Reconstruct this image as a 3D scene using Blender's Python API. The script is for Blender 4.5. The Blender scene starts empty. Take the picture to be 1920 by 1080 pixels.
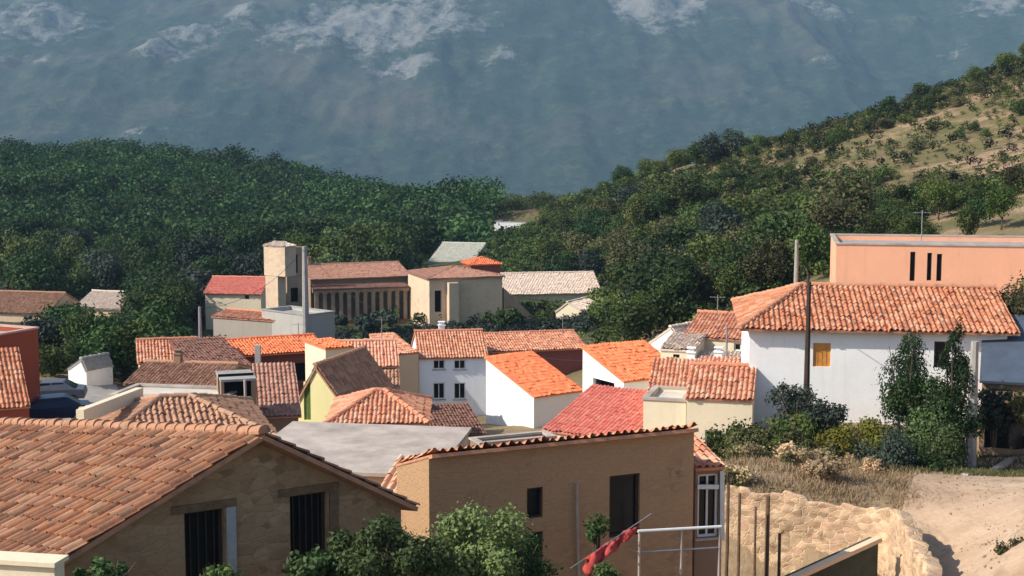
import bpy, math, random
import numpy as np
from mathutils import Vector
random.seed(7); RNG = np.random.default_rng(7)
S = bpy.context.scene
COL = S.collection
R = math.radians

# ------------------------------------------------------------------ camera
HOR = 250.0
F = 960 / math.tan(R(20))
PITCH = math.atan((540 - HOR) / F)
cd = bpy.data.cameras.new('camera'); cd.lens_unit = 'FOV'; cd.sensor_fit = 'HORIZONTAL'
cd.angle = R(40); cd.clip_start = 0.5; cd.clip_end = 30000
cam = bpy.data.objects.new('camera', cd); COL.objects.link(cam)
cam.rotation_euler = (R(90) - PITCH, 0, 0); S.camera = cam
cp, sp = math.cos(PITCH), math.sin(PITCH)

def ray(px, py):
    x = (px - 960) / F; y = (540 - py) / F
    return Vector((x, cp + y * sp, -sp + y * cp))
def at(px, py, d):
    r = ray(px, py); return r * (d / r.y)
def xy(px, d, py=700):
    p = at(px, py, d); return (p.x, p.y)
def zz(py, d, px=960): return at(px, py, d).z
def proj(x, y, z):
    dep = y * cp - z * sp; up = y * sp + z * cp
    return 960 + F * x / dep, 540 - F * up / dep

# ------------------------------------------------------------------ noise
def _hash(ix, iy, s):
    h = (ix * 374761393 + iy * 668265263 + s * 974711) & 0xffffffff
    h = ((h ^ (h >> 13)) * 1274126177) & 0xffffffff
    return ((h ^ (h >> 16)) & 0xffffff) / float(0xffffff)
def vnoise(x, y, s=0):
    x = np.asarray(x, float); y = np.asarray(y, float)
    ix = np.floor(x).astype(np.int64); iy = np.floor(y).astype(np.int64)
    fx = x - ix; fy = y - iy
    fx = fx * fx * fx * (fx * (fx * 6 - 15) + 10); fy = fy * fy * fy * (fy * (fy * 6 - 15) + 10)
    a = _hash(ix, iy, s); b = _hash(ix + 1, iy, s); c = _hash(ix, iy + 1, s); d = _hash(ix + 1, iy + 1, s)
    return (a * (1 - fx) + b * fx) * (1 - fy) + (c * (1 - fx) + d * fx) * fy
def fbm(x, y, s=0, o=5, g=0.5):
    t = 0; a = 1; n = 0
    for k in range(o):
        t = t + a * (vnoise(x * 2 ** k, y * 2 ** k, s + k) * 2 - 1); n += a; a *= g
    return t / n

# ------------------------------------------------------------------ materials
def mat(name):
    m = bpy.data.materials.new(name); m.use_nodes = True
    nt = m.node_tree; b = nt.nodes['Principled BSDF']
    b.inputs['Roughness'].default_value = 0.9
    b.inputs['Specular IOR Level'].default_value = 0.2
    return m, nt, b
def nd(nt, t, **k):
    n = nt.nodes.new(t)
    for a, v in k.items():
        if a.startswith('i_'):
            key = a[2:]
            n.inputs[int(key) if key.isdigit() else key.replace('_', ' ')].default_value = v
        else: setattr(n, a, v)
    return n
def c4(c): return (c[0], c[1], c[2], 1)
def ramp(nt, fac, stops, interp='LINEAR'):
    n = nt.nodes.new('ShaderNodeValToRGB'); e = n.color_ramp.elements; n.color_ramp.interpolation = interp
    while len(e) > 1: e.remove(e[-1])
    e[0].position = stops[0][0]; e[0].color = c4(stops[0][1])
    for p, c in stops[1:]:
        q = e.new(p); q.color = c4(c)
    nt.links.new(fac, n.inputs[0]); return n.outputs[0]
def mixc(nt, fac, a, b, mode='MIX'):
    n = nt.nodes.new('ShaderNodeMix'); n.data_type = 'RGBA'; n.blend_type = mode
    for sock, v in ((0, fac), (6, a), (7, b)):
        if hasattr(v, 'is_linked') or hasattr(v, 'links'): nt.links.new(v, n.inputs[sock])
        elif sock == 0: n.inputs[0].default_value = v
        else: n.inputs[sock].default_value = c4(v)
    return n.outputs[2]
def coords(nt, scale=(1, 1, 1)):
    t = nt.nodes.new('ShaderNodeTexCoord'); mp = nt.nodes.new('ShaderNodeMapping')
    mp.inputs['Scale'].default_value = scale
    nt.links.new(t.outputs['Object'], mp.inputs[0]); return mp.outputs[0]
def noise(nt, vec, scale, detail=4, rough=0.55):
    n = nd(nt, 'ShaderNodeTexNoise', i_Scale=scale, i_Detail=detail, i_Roughness=rough)
    nt.links.new(vec, n.inputs['Vector']); return n.outputs[0]
def maprange(nt, v, a, b, lo=0, hi=1):
    n = nd(nt, 'ShaderNodeMapRange'); nt.links.new(v, n.inputs[0])
    for k, x in zip((1, 2, 3, 4), (a, b, lo, hi)): n.inputs[k].default_value = x
    return n.outputs[0]
def bump(nt, b, h, strength=0.4, dist=0.03):
    n = nd(nt, 'ShaderNodeBump', i_Strength=strength, i_Distance=dist)
    nt.links.new(h, n.inputs['Height']); nt.links.new(n.outputs[0], b.inputs['Normal'])

MC = {}
def tilemat(key, tones, lichen=0.25, lichen_col=(.10, .085, .06)):
    if 't_' + key in MC: return MC['t_' + key]
    m, nt, b = mat('roof_tile_' + key)
    uv = nd(nt, 'ShaderNodeUVMap', uv_map='tile')
    fl = nd(nt, 'ShaderNodeVectorMath', operation='FLOOR'); nt.links.new(uv.outputs[0], fl.inputs[0])
    wn = nd(nt, 'ShaderNodeTexWhiteNoise', noise_dimensions='2D'); nt.links.new(fl.outputs[0], wn.inputs['Vector'])
    n = len(tones)
    col = ramp(nt, wn.outputs[0], [(i / n, t) for i, t in enumerate(tones)], 'CONSTANT')
    v = coords(nt)
    big = noise(nt, v, 0.35, 5, 0.65)
    avg = tuple(sum(t[k] for t in tones) / n for k in range(3))
    col = mixc(nt, maprange(nt, big, 0.3, 0.7, 0.0, 0.55), col, tuple(x * 1.15 for x in avg))
    fine = noise(nt, v, 3.0, 6, 0.7)
    col = mixc(nt, maprange(nt, fine, 0.62 - lichen * 0.35, 0.72, 0, 0.8), col, lichen_col)
    f2 = noise(nt, v, 14.0, 3, 0.6)
    col = mixc(nt, maprange(nt, f2, 0.3, 0.75, 0.0, 0.3), col, tuple(min(1, x * 1.5 + .05) for x in avg))
    nt.links.new(col, b.inputs['Base Color']); bump(nt, b, f2, 0.3, 0.01)
    MC['t_' + key] = m; return m
def plaster(key, base, stain=0.35, stain_col=None, patch=None, rough_bump=0.35):
    if 'p_' + key in MC: return MC['p_' + key]
    m, nt, b = mat('plaster_' + key)
    sc = stain_col or tuple(x * 0.55 for x in base)
    v = coords(nt); vs = coords(nt, (1.6, 1.6, 0.22))
    big = noise(nt, v, 0.6, 6, 0.65); st = noise(nt, vs, 1.3, 5, 0.65); fi = noise(nt, v, 9, 5, 0.7)
    col = mixc(nt, maprange(nt, big, 0.35, 0.7, 0, 0.5), base, tuple(x * 0.82 for x in base))
    col = mixc(nt, maprange(nt, st, 0.52, 0.78, 0, stain), col, sc)
    col = mixc(nt, maprange(nt, fi, 0.5, 0.75, 0, 0.35), col, tuple(x * 0.78 for x in base))
    if patch:
        pn = noise(nt, v, 0.9, 7, 0.7)
        col = mixc(nt, maprange(nt, pn, 0.56, 0.62, 0, 0.85), col, patch)
    nt.links.new(col, b.inputs['Base Color']); bump(nt, b, fi, rough_bump, 0.02)
    MC['p_' + key] = m; return m
def masonry(key, tones, mortar, scale=3.2, patch=None, pt=.45):
    if 'm_' + key in MC: return MC['m_' + key]
    m, nt, b = mat('masonry_' + key)
    v = coords(nt, (1, 1, 1.7))
    wob = noise(nt, v, 1.5, 3)
    va = nd(nt, 'ShaderNodeVectorMath', operation='MULTIPLY_ADD'); nt.links.new(wob, va.inputs[0])
    va.inputs[1].default_value = (.35, .35, .35); nt.links.new(v, va.inputs[2])
    vo = nd(nt, 'ShaderNodeTexVoronoi', i_Scale=scale); nt.links.new(va.outputs[0], vo.inputs['Vector'])
    ve = nd(nt, 'ShaderNodeTexVoronoi', feature='DISTANCE_TO_EDGE', i_Scale=scale); nt.links.new(va.outputs[0], ve.inputs['Vector'])
    sx = nd(nt, 'ShaderNodeSeparateColor'); nt.links.new(vo.outputs['Color'], sx.inputs[0])
    n = len(tones)
    col = ramp(nt, sx.outputs[0], [(i / max(1, n - 1), t) for i, t in enumerate(tones)])
    e = maprange(nt, ve.outputs[0], 0.0, 0.07, 1, 0)
    col = mixc(nt, e, col, mortar)
    fi = noise(nt, v, 6, 6, 0.7)
    col = mixc(nt, maprange(nt, fi, 0.4, 0.7, 0, 0.45), col, tuple(x * 0.6 for x in tones[0]))
    pn = noise(nt, coords(nt), 0.45, 7, 0.65)
    col = mixc(nt, maprange(nt, pn, pt, pt + .13, 0, 0.9), col, patch or mortar)
    nt.links.new(col, b.inputs['Base Color'])
    hs = nd(nt, 'ShaderNodeMath', operation='SUBTRACT'); nt.links.new(fi, hs.inputs[0]); nt.links.new(e, hs.inputs[1])
    bump(nt, b, hs.outputs[0], 0.5, 0.03)
    MC['m_' + key] = m; return m
def plain(key, col, rough=0.7, metal=0.0, var=0.25, scale=4.0):
    if key in MC: return MC[key]
    m, nt, b = mat(key)
    v = coords(nt); n = noise(nt, v, scale, 5, 0.65)
    c = mixc(nt, maprange(nt, n, 0.35, 0.7), col, tuple(x * (1 - var) for x in col))
    nt.links.new(c, b.inputs['Base Color']); b.inputs['Roughness'].default_value = rough
    b.inputs['Metallic'].default_value = metal
    MC[key] = m; return m
def leafmat(key, tones, dry=None):
    if 'l_' + key in MC: return MC['l_' + key]
    m, nt, b = mat('foliage_' + key)
    g = nd(nt, 'ShaderNodeNewGeometry'); oi = nd(nt, 'ShaderNodeObjectInfo')
    n = len(tones)
    col = ramp(nt, g.outputs['Random Per Island'], [(i / max(1, n - 1), t) for i, t in enumerate(tones)])
    t = nd(nt, 'ShaderNodeTexCoord')
    nz = noise(nt, t.outputs['Object'], 0.5, 4)
    wz = noise(nt, g.outputs['Position'], 0.09, 3)
    col = mixc(nt, maprange(nt, nz, 0.4, 0.65, 0, 0.55), col, tuple(x * 0.55 for x in tones[0]))
    col = mixc(nt, maprange(nt, wz, 0.45, 0.65, 0, 0.6), col, dry or tuple(min(1, x * 1.25) for x in tones[-1]))
    hv = nd(nt, 'ShaderNodeHueSaturation'); nt.links.new(col, hv.inputs['Color'])
    tt = nd(nt, 'ShaderNodeAttribute', attribute_name='tree_tone'); ad = nd(nt, 'ShaderNodeMath', operation='ADD')
    nt.links.new(maprange(nt, oi.outputs['Random'], 0, 1, 0.55, 1.5), ad.inputs[0]); nt.links.new(tt.outputs['Fac'], ad.inputs[1])
    nt.links.new(ad.outputs[0], hv.inputs['Value'])
    hr = nd(nt, 'ShaderNodeMath', operation='FRACT')
    hm = nd(nt, 'ShaderNodeMath', operation='MULTIPLY', i_1=7.31); nt.links.new(oi.outputs['Random'], hm.inputs[0]); nt.links.new(hm.outputs[0], hr.inputs[0])
    nt.links.new(maprange(nt, hr.outputs[0], 0, 1, 0.488, 0.522), hv.inputs['Hue'])
    nt.links.new(hv.outputs[0], b.inputs['Base Color'])
    tr = nd(nt, 'ShaderNodeBsdfTranslucent'); nt.links.new(hv.outputs[0], tr.inputs[0])
    mx = nd(nt, 'ShaderNodeMixShader', i_0=0.22)
    nt.links.new(b.outputs[0], mx.inputs[1]); nt.links.new(tr.outputs[0], mx.inputs[2])
    nt.links.new(mx.outputs[0], nt.nodes['Material Output'].inputs[0])
    b.inputs['Roughness'].default_value = 0.7
    MC['l_' + key] = m; return m

# tiles
T_OLD = tilemat('weathered', [(.25, .095, .045), (.34, .16, .08), (.18, .07, .04), (.44, .25, .15), (.09, .038, .024), (.32, .12, .05), (.38, .20, .12)], 0.45)
T_BRN = tilemat('brown', [(.30, .15, .09), (.38, .21, .125), (.26, .12, .07), (.42, .24, .15)], 0.3)
T_DRK = tilemat('dark', [(.13, .055, .04), (.18, .08, .055), (.10, .05, .04), (.21, .10, .07)], 0.35)
T_PNK = tilemat('pink', [(.49, .19, .10), (.56, .27, .155), (.34, .13, .075), (.60, .36, .235), (.44, .155, .08), (.52, .205, .12)], 0.22)
T_RED = tilemat('red', [(.58, .17, .12), (.62, .20, .145), (.54, .155, .12), (.64, .24, .17)], 0.0)
T_ORG = tilemat('orange', [(.60, .145, .055), (.63, .18, .07), (.56, .125, .05), (.64, .21, .09)], 0.02)
T_MIX = tilemat('mottled', [(.46, .145, .06), (.52, .21, .10), (.32, .105, .055), (.57, .31, .19), (.40, .13, .06), (.22, .08, .045), (.48, .24, .14)], 0.3)
T_PAL = tilemat('pale', [(.55, .42, .33), (.62, .50, .40), (.48, .34, .26), (.66, .56, .46)], 0.15)
T_DUS = tilemat('dusty', [(.31, .145, .095), (.37, .19, .13), (.25, .115, .08), (.40, .23, .165)], .22)
T_ORP = tilemat('orange_pink', [(.58, .25, .15), (.62, .30, .19), (.52, .21, .13), (.64, .36, .24)], .06)
T_PAT = tilemat('patchy', [(.62, .40, .24), (.60, .30, .18), (.66, .50, .34), (.55, .26, .15)], .1)
# plasters
P_WHT = plaster('white', (.83, .82, .80), 0.4, (.58, .54, .48))
P_BLU = plaster('cool_white', (.82, .86, .91), 0.3, (.55, .55, .57))
P_CRM = plaster('cream', (.74, .63, .45), 0.35, (.45, .33, .21))
P_BEI = plaster('beige', (.66, .47, .31), 0.4, (.4, .27, .17))
P_YEL = plaster('yellow', (.86, .78, .40), 0.25, (.6, .45, .2))
P_GRY = plaster('grey', (.42, .39, .35), 0.4, (.25, .23, .21))
P_SAL = plaster('salmon', (.80, .40, .25), 0.5, (.55, .31, .21))
P_OCH = plaster('ochre', (.42, .245, .13), 0.7, (.20, .12, .07), patch=(.33, .215, .135), rough_bump=.8)
P_RED = plaster('red', (.34, .075, .04), 0.6, (.25, .07, .05))
P_MAR = plaster('maroon', (.24, .08, .065), 0.3, (.12, .05, .04))
P_BRN = plaster('brown', (.27, .18, .12), 0.4, (.15, .1, .07))
M_RUB = masonry('rubble', [(.30, .19, .11), (.42, .29, .17), (.22, .14, .08), (.36, .24, .13)], (.36, .25, .15), 3.4, patch=(.33, .22, .125))
M_CHU = masonry('church', [(.30, .215, .15), (.38, .285, .20), (.23, .16, .115)], (.35, .26, .185), 1.6, patch=(.31, .225, .16))
M_ASH = masonry('ashlar', [(.62, .45, .31), (.70, .54, .38), (.56, .40, .28)], (.62, .48, .35), 1.4, patch=(.66, .49, .34))
M_RET = masonry('retaining', [(.42, .27, .16), (.64, .46, .29), (.36, .24, .15), (.56, .35, .23)], (.70, .50, .32), 3.0, patch=(.66, .46, .28), pt=.54)
WOOD = plain('aged_wood', (.19, .12, .07), 0.85, 0, 0.45, 7)
WOOD_D = plain('dark_wood', (.06, .04, .03), 0.8, 0, 0.4, 7)
WHITE_P = plain('white_paint', (.72, .72, .70), 0.5, 0, 0.15)
GREY_P = plain('grey_paint', (.34, .35, .36), 0.6, 0, 0.2)
GLASS = plain('dark_glass', (.012, .014, .017), 0.12, 0, 0.3)
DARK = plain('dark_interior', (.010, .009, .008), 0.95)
CONC = plain('concrete', (.36, .34, .32), 0.9, 0, 0.3, 2)
CONC_L = plain('pale_concrete', (.47, .395, .34), 0.9, 0, 0.42, .9)
METAL = plain('galvanised', (.38, .39, .40), 0.45, 0.6)
CONC_T = plain('terrace_floor', (.60, .54, .46), .9, 0, .25, 1.5)
SLATE = plain('blue_sheet_roofing', (.075, .095, .13), 0.6, 0.0, 0.25, 1.5)
RUST = plain('rust', (.20, .08, .04), 0.9, 0, 0.4)
CLOTH = plain('red_cloth', (.48, .07, .06), 0.85, 0, 0.25)
BARK = plain('bark', (.10, .07, .05), 0.95, 0, 0.4, 9)
TURQ = plain('green_paint', (.15, .22, .06), 0.7)
ORNG = plain('orange_paint', (.62, .27, .06), 0.7)

# ------------------------------------------------------------------ mesh building
class MB:
    def __init__(s): s.v = []; s.f = []; s.uv = None; s.extra = []
    def pt(s, *ps):
        i = len(s.v); s.v += [tuple(p) for p in ps]; return i
    def face(s, *ps):
        i = s.pt(*ps); s.f.append(tuple(range(i, i + len(ps))))
    def hexa(s, b, t):          # bottom 4, top 4
        i = s.pt(*b, *t); n = len(b)
        s.f.append(tuple(i + k for k in reversed(range(n)))); s.f.append(tuple(i + n + k for k in range(n)))
        for k in range(n): s.f.append((i + k, i + (k + 1) % n, i + n + (k + 1) % n, i + n + k))
    def box(s, c, sx, sy, sz, rz=0.0):   # c = centre of the base
        cs, sn = math.cos(rz), math.sin(rz); q = []
        for a, b in ((-1, -1), (1, -1), (1, 1), (-1, 1)):
            x, y = a * sx / 2, b * sy / 2
            q.append((c[0] + x * cs - y * sn, c[1] + x * sn + y * cs))
        s.hexa([(x, y, c[2]) for x, y in q], [(x, y, c[2] + sz) for x, y in q])
    def bar(s, p, q, w, h=None, up=(0, 0, 1)):
        p, q = Vector(p), Vector(q); d = (q - p).normalized(); u = Vector(up)
        if abs(d.dot(u)) > 0.95: u = Vector((0, 1, 0))
        a = d.cross(u).normalized() * w / 2; b = a.cross(d).normalized() * (h or w) / 2
        s.hexa([p - a - b, p + a - b, p + a + b, p - a + b], [q - a - b, q + a - b, q + a + b, q - a + b])
    def tube(s, pts, rad, n=8):
        pts = [Vector(p) for p in pts]; rings = []
        if not hasattr(rad, '__len__'): rad = [rad] * len(pts)
        for k, p in enumerate(pts):
            d = (pts[min(k + 1, len(pts) - 1)] - pts[max(k - 1, 0)]).normalized()
            a = d.cross(Vector((0, 1, 0.01)) if abs(d.y) < .9 else Vector((1, 0, 0))).normalized(); b = d.cross(a)
            rings.append(s.pt(*[p + (a * math.cos(2 * math.pi * j / n) + b * math.sin(2 * math.pi * j / n)) * rad[k] for j in range(n)]))
        for k in range(len(rings) - 1):
            for j in range(n):
                s.f.append((rings[k] + j, rings[k] + (j + 1) % n, rings[k + 1] + (j + 1) % n, rings[k + 1] + j))
        s.f.append(tuple(rings[0] + j for j in reversed(range(n)))); s.f.append(tuple(rings[-1] + j for j in range(n)))
    def build(s, name, m, parent=None, smooth=False):
        off = Vector((0, 0, 0)); q = parent
        while q is not None: off += q.location; q = q.parent
        me = bpy.data.meshes.new(name)
        v = np.array(s.v, float).reshape(-1, 3) if s.v else np.zeros((0, 3)); f = list(s.f)
        chunks = [(v, f, None)]
        base = len(v); allv = [v]; allf = f; uvs = [(0.5, 0.5)] * 0
        loops_uv = [np.zeros((sum(len(x) for x in f), 2))]
        for (ev, ef, euv) in s.extra:       # numpy quads
            allf = allf + (ef + base).tolist(); allv.append(ev); base += len(ev)
            loops_uv.append(np.repeat(euv, 4, axis=0))
        V = np.concatenate(allv) - np.array(off)
        me.from_pydata(V.tolist(), [], allf)
        if s.extra:
            l = me.uv_layers.new(name='tile'); l.data.foreach_set('uv', np.concatenate(loops_uv).astype(np.float32).ravel())
        me.materials.append(m)
        if smooth: me.shade_smooth()
        o = bpy.data.objects.new(name, me); COL.objects.link(o)
        if parent is not None: o.parent = parent
        return o

def quadcloud(name, V, m):
    """V: (n,4,3) array -> mesh of separate quads"""
    me = bpy.data.meshes.new(name); n = len(V)
    me.vertices.add(n * 4); me.vertices.foreach_set('co', V.astype(np.float32).ravel())
    me.loops.add(n * 4); me.loops.foreach_set('vertex_index', np.arange(n * 4, dtype=np.int32))
    me.polygons.add(n); me.polygons.foreach_set('loop_start', np.arange(0, n * 4, 4, dtype=np.int32))
    me.polygons.foreach_set('loop_total', np.full(n, 4, dtype=np.int32))
    me.update(calc_edges=True); me.materials.append(m); return me

def tag(o, label=None, cat=None, group=None, kind=None):
    if label: o['label'] = label
    if cat: o['category'] = cat
    if group: o['group'] = group
    if kind: o['kind'] = kind
    return o
def empty(name, loc, label, cat, group=None):
    o = bpy.data.objects.new(name, None); COL.objects.link(o); o.location = loc
    o.empty_display_size = 0.3
    return tag(o, label, cat, group)

# ------------------------------------------------------------------ terrain
ctl = [(0, -30, 0), (-60, -30, 2), (60, -30, 4), (0, 5, -4), (0, 17, -10), (-16, 15, -10), (16, 15, -8.5), (-40, 40, -12), (45, 30, -5),
       (-5, 25, -11.6), (3, 32, -12.8), (-3, 31, -12.6), (9, 31, -12.6), (7, 39, -14.3), (9.6, 40, -14.3), (5.5, 41, -14.3), (7, 42.6, -14.4), (8.5, 42.2, -14.4), (10, 41.6, -14.4), (11, 40.5, -14.4), (6, 43, -14.4), (10.6, 37, -14.2), (9.6, 34, -13.8)]
def C(px, py, d): p = at(px, py, d); ctl.append((p.x, p.y, p.z))
def Z(px, d, z): p = xy(px, d); ctl.append((p[0], p[1], z))
for a in ((1800, 1000, 40), (1920, 1000, 40), (1720, 1079, 35.5), (1900, 1079, 34), (1800, 880, 55), (1910, 866, 57), (1690, 960, 45), (1640, 945, 45.5),
          (1500, 925, 45.5), (1390, 915, 45.5), (1500, 895, 49), (1400, 860, 53), (1600, 862, 53), (1720, 862, 54), (1600, 800, 61), (1450, 805, 61),
          (950, 792, 93), (850, 792, 99), (590, 790, 78), (100, 785, 75), (170, 735, 92), (700, 617, 163), (900, 617, 163), (1000, 612, 155),
          (1090, 612, 150), (1050, 560, 188), (960, 440, 300), (960, 452, 270), (970, 470, 240), (1000, 520, 205), (900, 540, 200), (850, 494, 240), (880, 480, 262), (45, 602, 180), (185, 590, 185),
          (1700, 430, 118), (1700, 395, 150), (1500, 470, 135), (1300, 500, 150), (1300, 585, 118), (1200, 450, 190), (1100, 460, 225),
          (1920, 110, 230), (1700, 205, 220), (1550, 250, 225), (1400, 285, 232), (1200, 345, 262), (1000, 400, 320), (1920, 330, 160), (1920, 250, 185),
          (1500, 350, 185), (1700, 300, 185),
          (0, 322, 450), (200, 316, 455), (400, 326, 450), (560, 352, 435), (640, 380, 420), (760, 416, 405), (850, 440, 390), (200, 545, 225), (500, 500, 235), (0, 430, 320), (300, 425, 330), (600, 448, 310), (760, 480, 290), (-300, 316, 450)):
    C(*a)
for a in ((1285, 60, -14.6), (1200, 66, -15.8), (1100, 68, -17.5), (1180, 88, -18.2), (1300, 92, -16.2), (350, 52, -15), (650, 46, -14.2), (30, 75, -16), (320, 84, -18),
          (500, 90, -19.5), (500, 122, -20.6), (1130, 186, -22.3), (1130, 198, -21.8), (1165, 188, -20.6), (1112, 158, -21.4), (1115, 164, -21.2), (1000, 200, -22.5), (1880, 60, -12.6), (1900, 72, -11.8), (1700, 74, -11.6), (1600, 82, -10.6), (1760, 84, -10.6), (1920, 84, -10.4), (1600, 92, -9.6), (1920, 98, -8), (-400, 90, -16), (-400, 60, -14), (2300, 60, -8), (2300, 120, 0),
          (2300, 230, 25), (1920, 330, -2), (1700, 330, -12), (1400, 330, -26), (1150, 400, -36), (400, 600, -38), (0, 600, -38), (850, 600, -60), (1400, 600, -70), (1920, 600, -60),
          (960, 1200, -115), (-400, 1200, -110), (2300, 1200, -110), (960, 2200, -130), (-800, 2200, -130), (2700, 2200, -130), (-900, 300, -5), (-900, 100, -12)):
    Z(*a)
ctl = np.array(ctl); CX = ctl[:, :2]
def _phi(r2): return -np.sqrt(r2 + 36.0)
_D = ((CX[:, None] - CX[None]) ** 2).sum(2)
_n = len(CX); _A = np.zeros((_n + 1, _n + 1)); _A[:_n, :_n] = _phi(_D) + 0.15 * np.eye(_n); _A[_n, :_n] = 1; _A[:_n, _n] = 1
_w = np.linalg.solve(_A, np.append(ctl[:, 2], 0))
def ground(x, y):
    x = np.atleast_1d(np.asarray(x, float)); y = np.atleast_1d(np.asarray(y, float)); out = np.empty(x.shape)
    xf, yf = x.ravel(), y.ravel(); of = np.empty(xf.shape)
    for k in range(0, len(xf), 20000):
        r2 = (xf[k:k + 20000, None] - CX[:, 0]) ** 2 + (yf[k:k + 20000, None] - CX[:, 1]) ** 2
        of[k:k + 20000] = _phi(r2) @ _w[:_n] + _w[_n]
    far = np.clip((yf - 170) / 150, 0, 1)
    of += far * np.clip(np.hypot(xf + 3, (yf - 270) / 2) / 45, .1, 1) * (5.0 * fbm(xf / 70, yf / 70, 3) + 1.6 * fbm(xf / 14, yf / 14, 9))
    of += np.clip((yf - 40) / 60, 0, 1) * 0.35 * fbm(xf / 5, yf / 5, 17) + 0.06 * fbm(xf / 1.3, yf / 1.3, 21)
    yw = np.interp(xf, [6.8, 8.2, 9.6, 10.8, 11.3], [44.8, 44.2, 43.6, 43.0, 42.3]); xr = np.interp(yf, [34, 38.5, 42.3], [10.05, 10.9, 11.3])
    yard = (xf > 5.1) & (xf < xr - .1) & (yf > 29) & (yf < yw - .1)
    of = np.where(yard, np.minimum(of, -14.6), of)
    return of.reshape(x.shape)
def gz(x, y): return float(ground(x, y)[0])

def polar_grid(rs, ang, cy):
    A, Rr = np.meshgrid(ang, rs); return Rr * np.sin(A), cy + Rr * np.cos(A)
def sheet(name, X, Y, Zv, m):
    h, w = X.shape; V = np.stack([X, Y, Zv], -1).reshape(-1, 3)
    i = (np.arange(h - 1)[:, None] * w + np.arange(w - 1)[None]).ravel()
    Fq = np.stack([i, i + 1, i + w + 1, i + w], -1)
    me = bpy.data.meshes.new(name); me.from_pydata(V.tolist(), [], Fq.tolist()); me.materials.append(m); me.shade_smooth()
    o = bpy.data.objects.new(name, me); COL.objects.link(o); return o

# ground material
m, nt, b = mat('hillside_ground')
v = coords(nt)
n1 = noise(nt, v, 0.05, 6, 0.65); n2 = noise(nt, v, 0.35, 6, 0.7); n3 = noise(nt, v, 3.0, 5, 0.7)
grass = ramp(nt, n2, [(.30, (.07, .08, .025)), (.45, (.14, .13, .045)), (.57, (.17, .125, .058)), (.70, (.30, .195, .12)), (.8, (.46, .31, .21))])
n7 = noise(nt, coords(nt, (.35, 1, 2.5)), .13, 6, .7)
grass = mixc(nt, maprange(nt, n7, .5, .6, 0, .75), grass, (.46, .29, .19))
grass = mixc(nt, maprange(nt, n3, .35, .65, 0, .65), grass, (.10, .085, .038))
sp_ = nd(nt, 'ShaderNodeSeparateXYZ'); nt.links.new(v, sp_.inputs[0])
wood = mixc(nt, maprange(nt, n2, .35, .65), (.03, .042, .016), (.075, .08, .03))
dm = nd(nt, 'ShaderNodeMath', operation='MULTIPLY_ADD', i_1=0.18); nt.links.new(sp_.outputs[1], dm.inputs[0])
nt.links.new(sp_.outputs[0], dm.inputs[2])
fac = maprange(nt, dm.outputs[0], 48, 62, 1, 0)     # woods grow on the left half of the land
far_ = maprange(nt, sp_.outputs[1], 105, 125, 0, 1)
mm = nd(nt, 'ShaderNodeMath', operation='MULTIPLY'); nt.links.new(fac, mm.inputs[0]); nt.links.new(far_, mm.inputs[1])
col = mixc(nt, mm.outputs[0], grass, wood)
dirt = ramp(nt, n3, [(.3, (.20, .14, .085)), (.5, (.30, .21, .13)), (.7, (.38, .28, .18))])
col = mixc(nt, maprange(nt, sp_.outputs[1], 85, 115, .7, 0), col, dirt)
nt.links.new(col, b.inputs['Base Color']); bump(nt, b, n3, .6, .15)
GROUND = m
ang = np.linspace(R(-62), R(62), 340)
rs = np.concatenate([np.linspace(10, 260, 210), np.geomspace(262, 2600, 90)])
X, Y = polar_grid(rs, ang, -28)
tag(sheet('ground', X, Y, ground(X, Y), GROUND), kind='structure')

# mountain
m, nt, b = mat('mountain_slope')
v = coords(nt, (1, 1, 1.6))
n1 = noise(nt, v, 0.0022, 8, 0.62); n2 = noise(nt, v, 0.012, 7, 0.7); n3 = noise(nt, v, 0.06, 6, 0.8)
scrub = ramp(nt, n2, [(.3, (.010, .024, .015)), (.5, (.030, .050, .026)), (.7, (.085, .095, .05))])
scrub = mixc(nt, maprange(nt, n3, .42, .58, 0, .8), scrub, (.010, .026, .016))
scrub = mixc(nt, maprange(nt, n1, .52, .66, 0, .5), scrub, (.13, .10, .075))
rock = ramp(nt, n3, [(.3, (.16, .145, .14)), (.5, (.29, .27, .26)), (.7, (.42, .39, .37))])
at_ = nd(nt, 'ShaderNodeAttribute', attribute_name='rock')
rk = nd(nt, 'ShaderNodeMath', operation='MULTIPLY_ADD', i_1=0.9, i_2=-0.45); nt.links.new(n2, rk.inputs[0])
n4 = noise(nt, coords(nt, (1, .6, 1.6)), 0.035, 7, 0.8)
rk2 = nd(nt, 'ShaderNodeMath', operation='MULTIPLY_ADD', i_1=1.9); nt.links.new(n4, rk2.inputs[0]); nt.links.new(rk.outputs[0], rk2.inputs[2])
nt.links.new(n4, rk2.inputs[0]); rk3 = nd(nt, 'ShaderNodeMath', operation='ADD'); nt.links.new(rk2.outputs[0], rk3.inputs[0]); rk3.inputs[1].default_value = -.98
rk = rk3
ra = nd(nt, 'ShaderNodeMath', operation='ADD'); nt.links.new(at_.outputs['Fac'], ra.inputs[0]); nt.links.new(rk.outputs[0], ra.inputs[1])
col = mixc(nt, maprange(nt, ra.outputs[0], .36, .62, 0, .6), scrub, rock)
nt.links.new(col, b.inputs['Base Color']); bump(nt, b, n2, 1.0, 14)
MOUNT = m
ang = np.linspace(R(-44), R(44), 560); rs = np.concatenate([np.linspace(1500, 2500, 40), np.linspace(2512, 4600, 260), np.linspace(4640, 8000, 70)])
X, Y = polar_grid(rs, ang, 0)
prof = np.interp(Y, [0, 1500, 2100, 2600, 3000, 3500, 4000, 4600, 5600, 8000], [-160, -160, -150, -110, 10, 195, 400, 620, 900, 1050])
warp = 400 * fbm(X / 1500, Y / 1500, 40)
rid = 1 - np.abs(fbm((X + warp) / 900, (Y + warp) / 1700, 51, 5))
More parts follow.
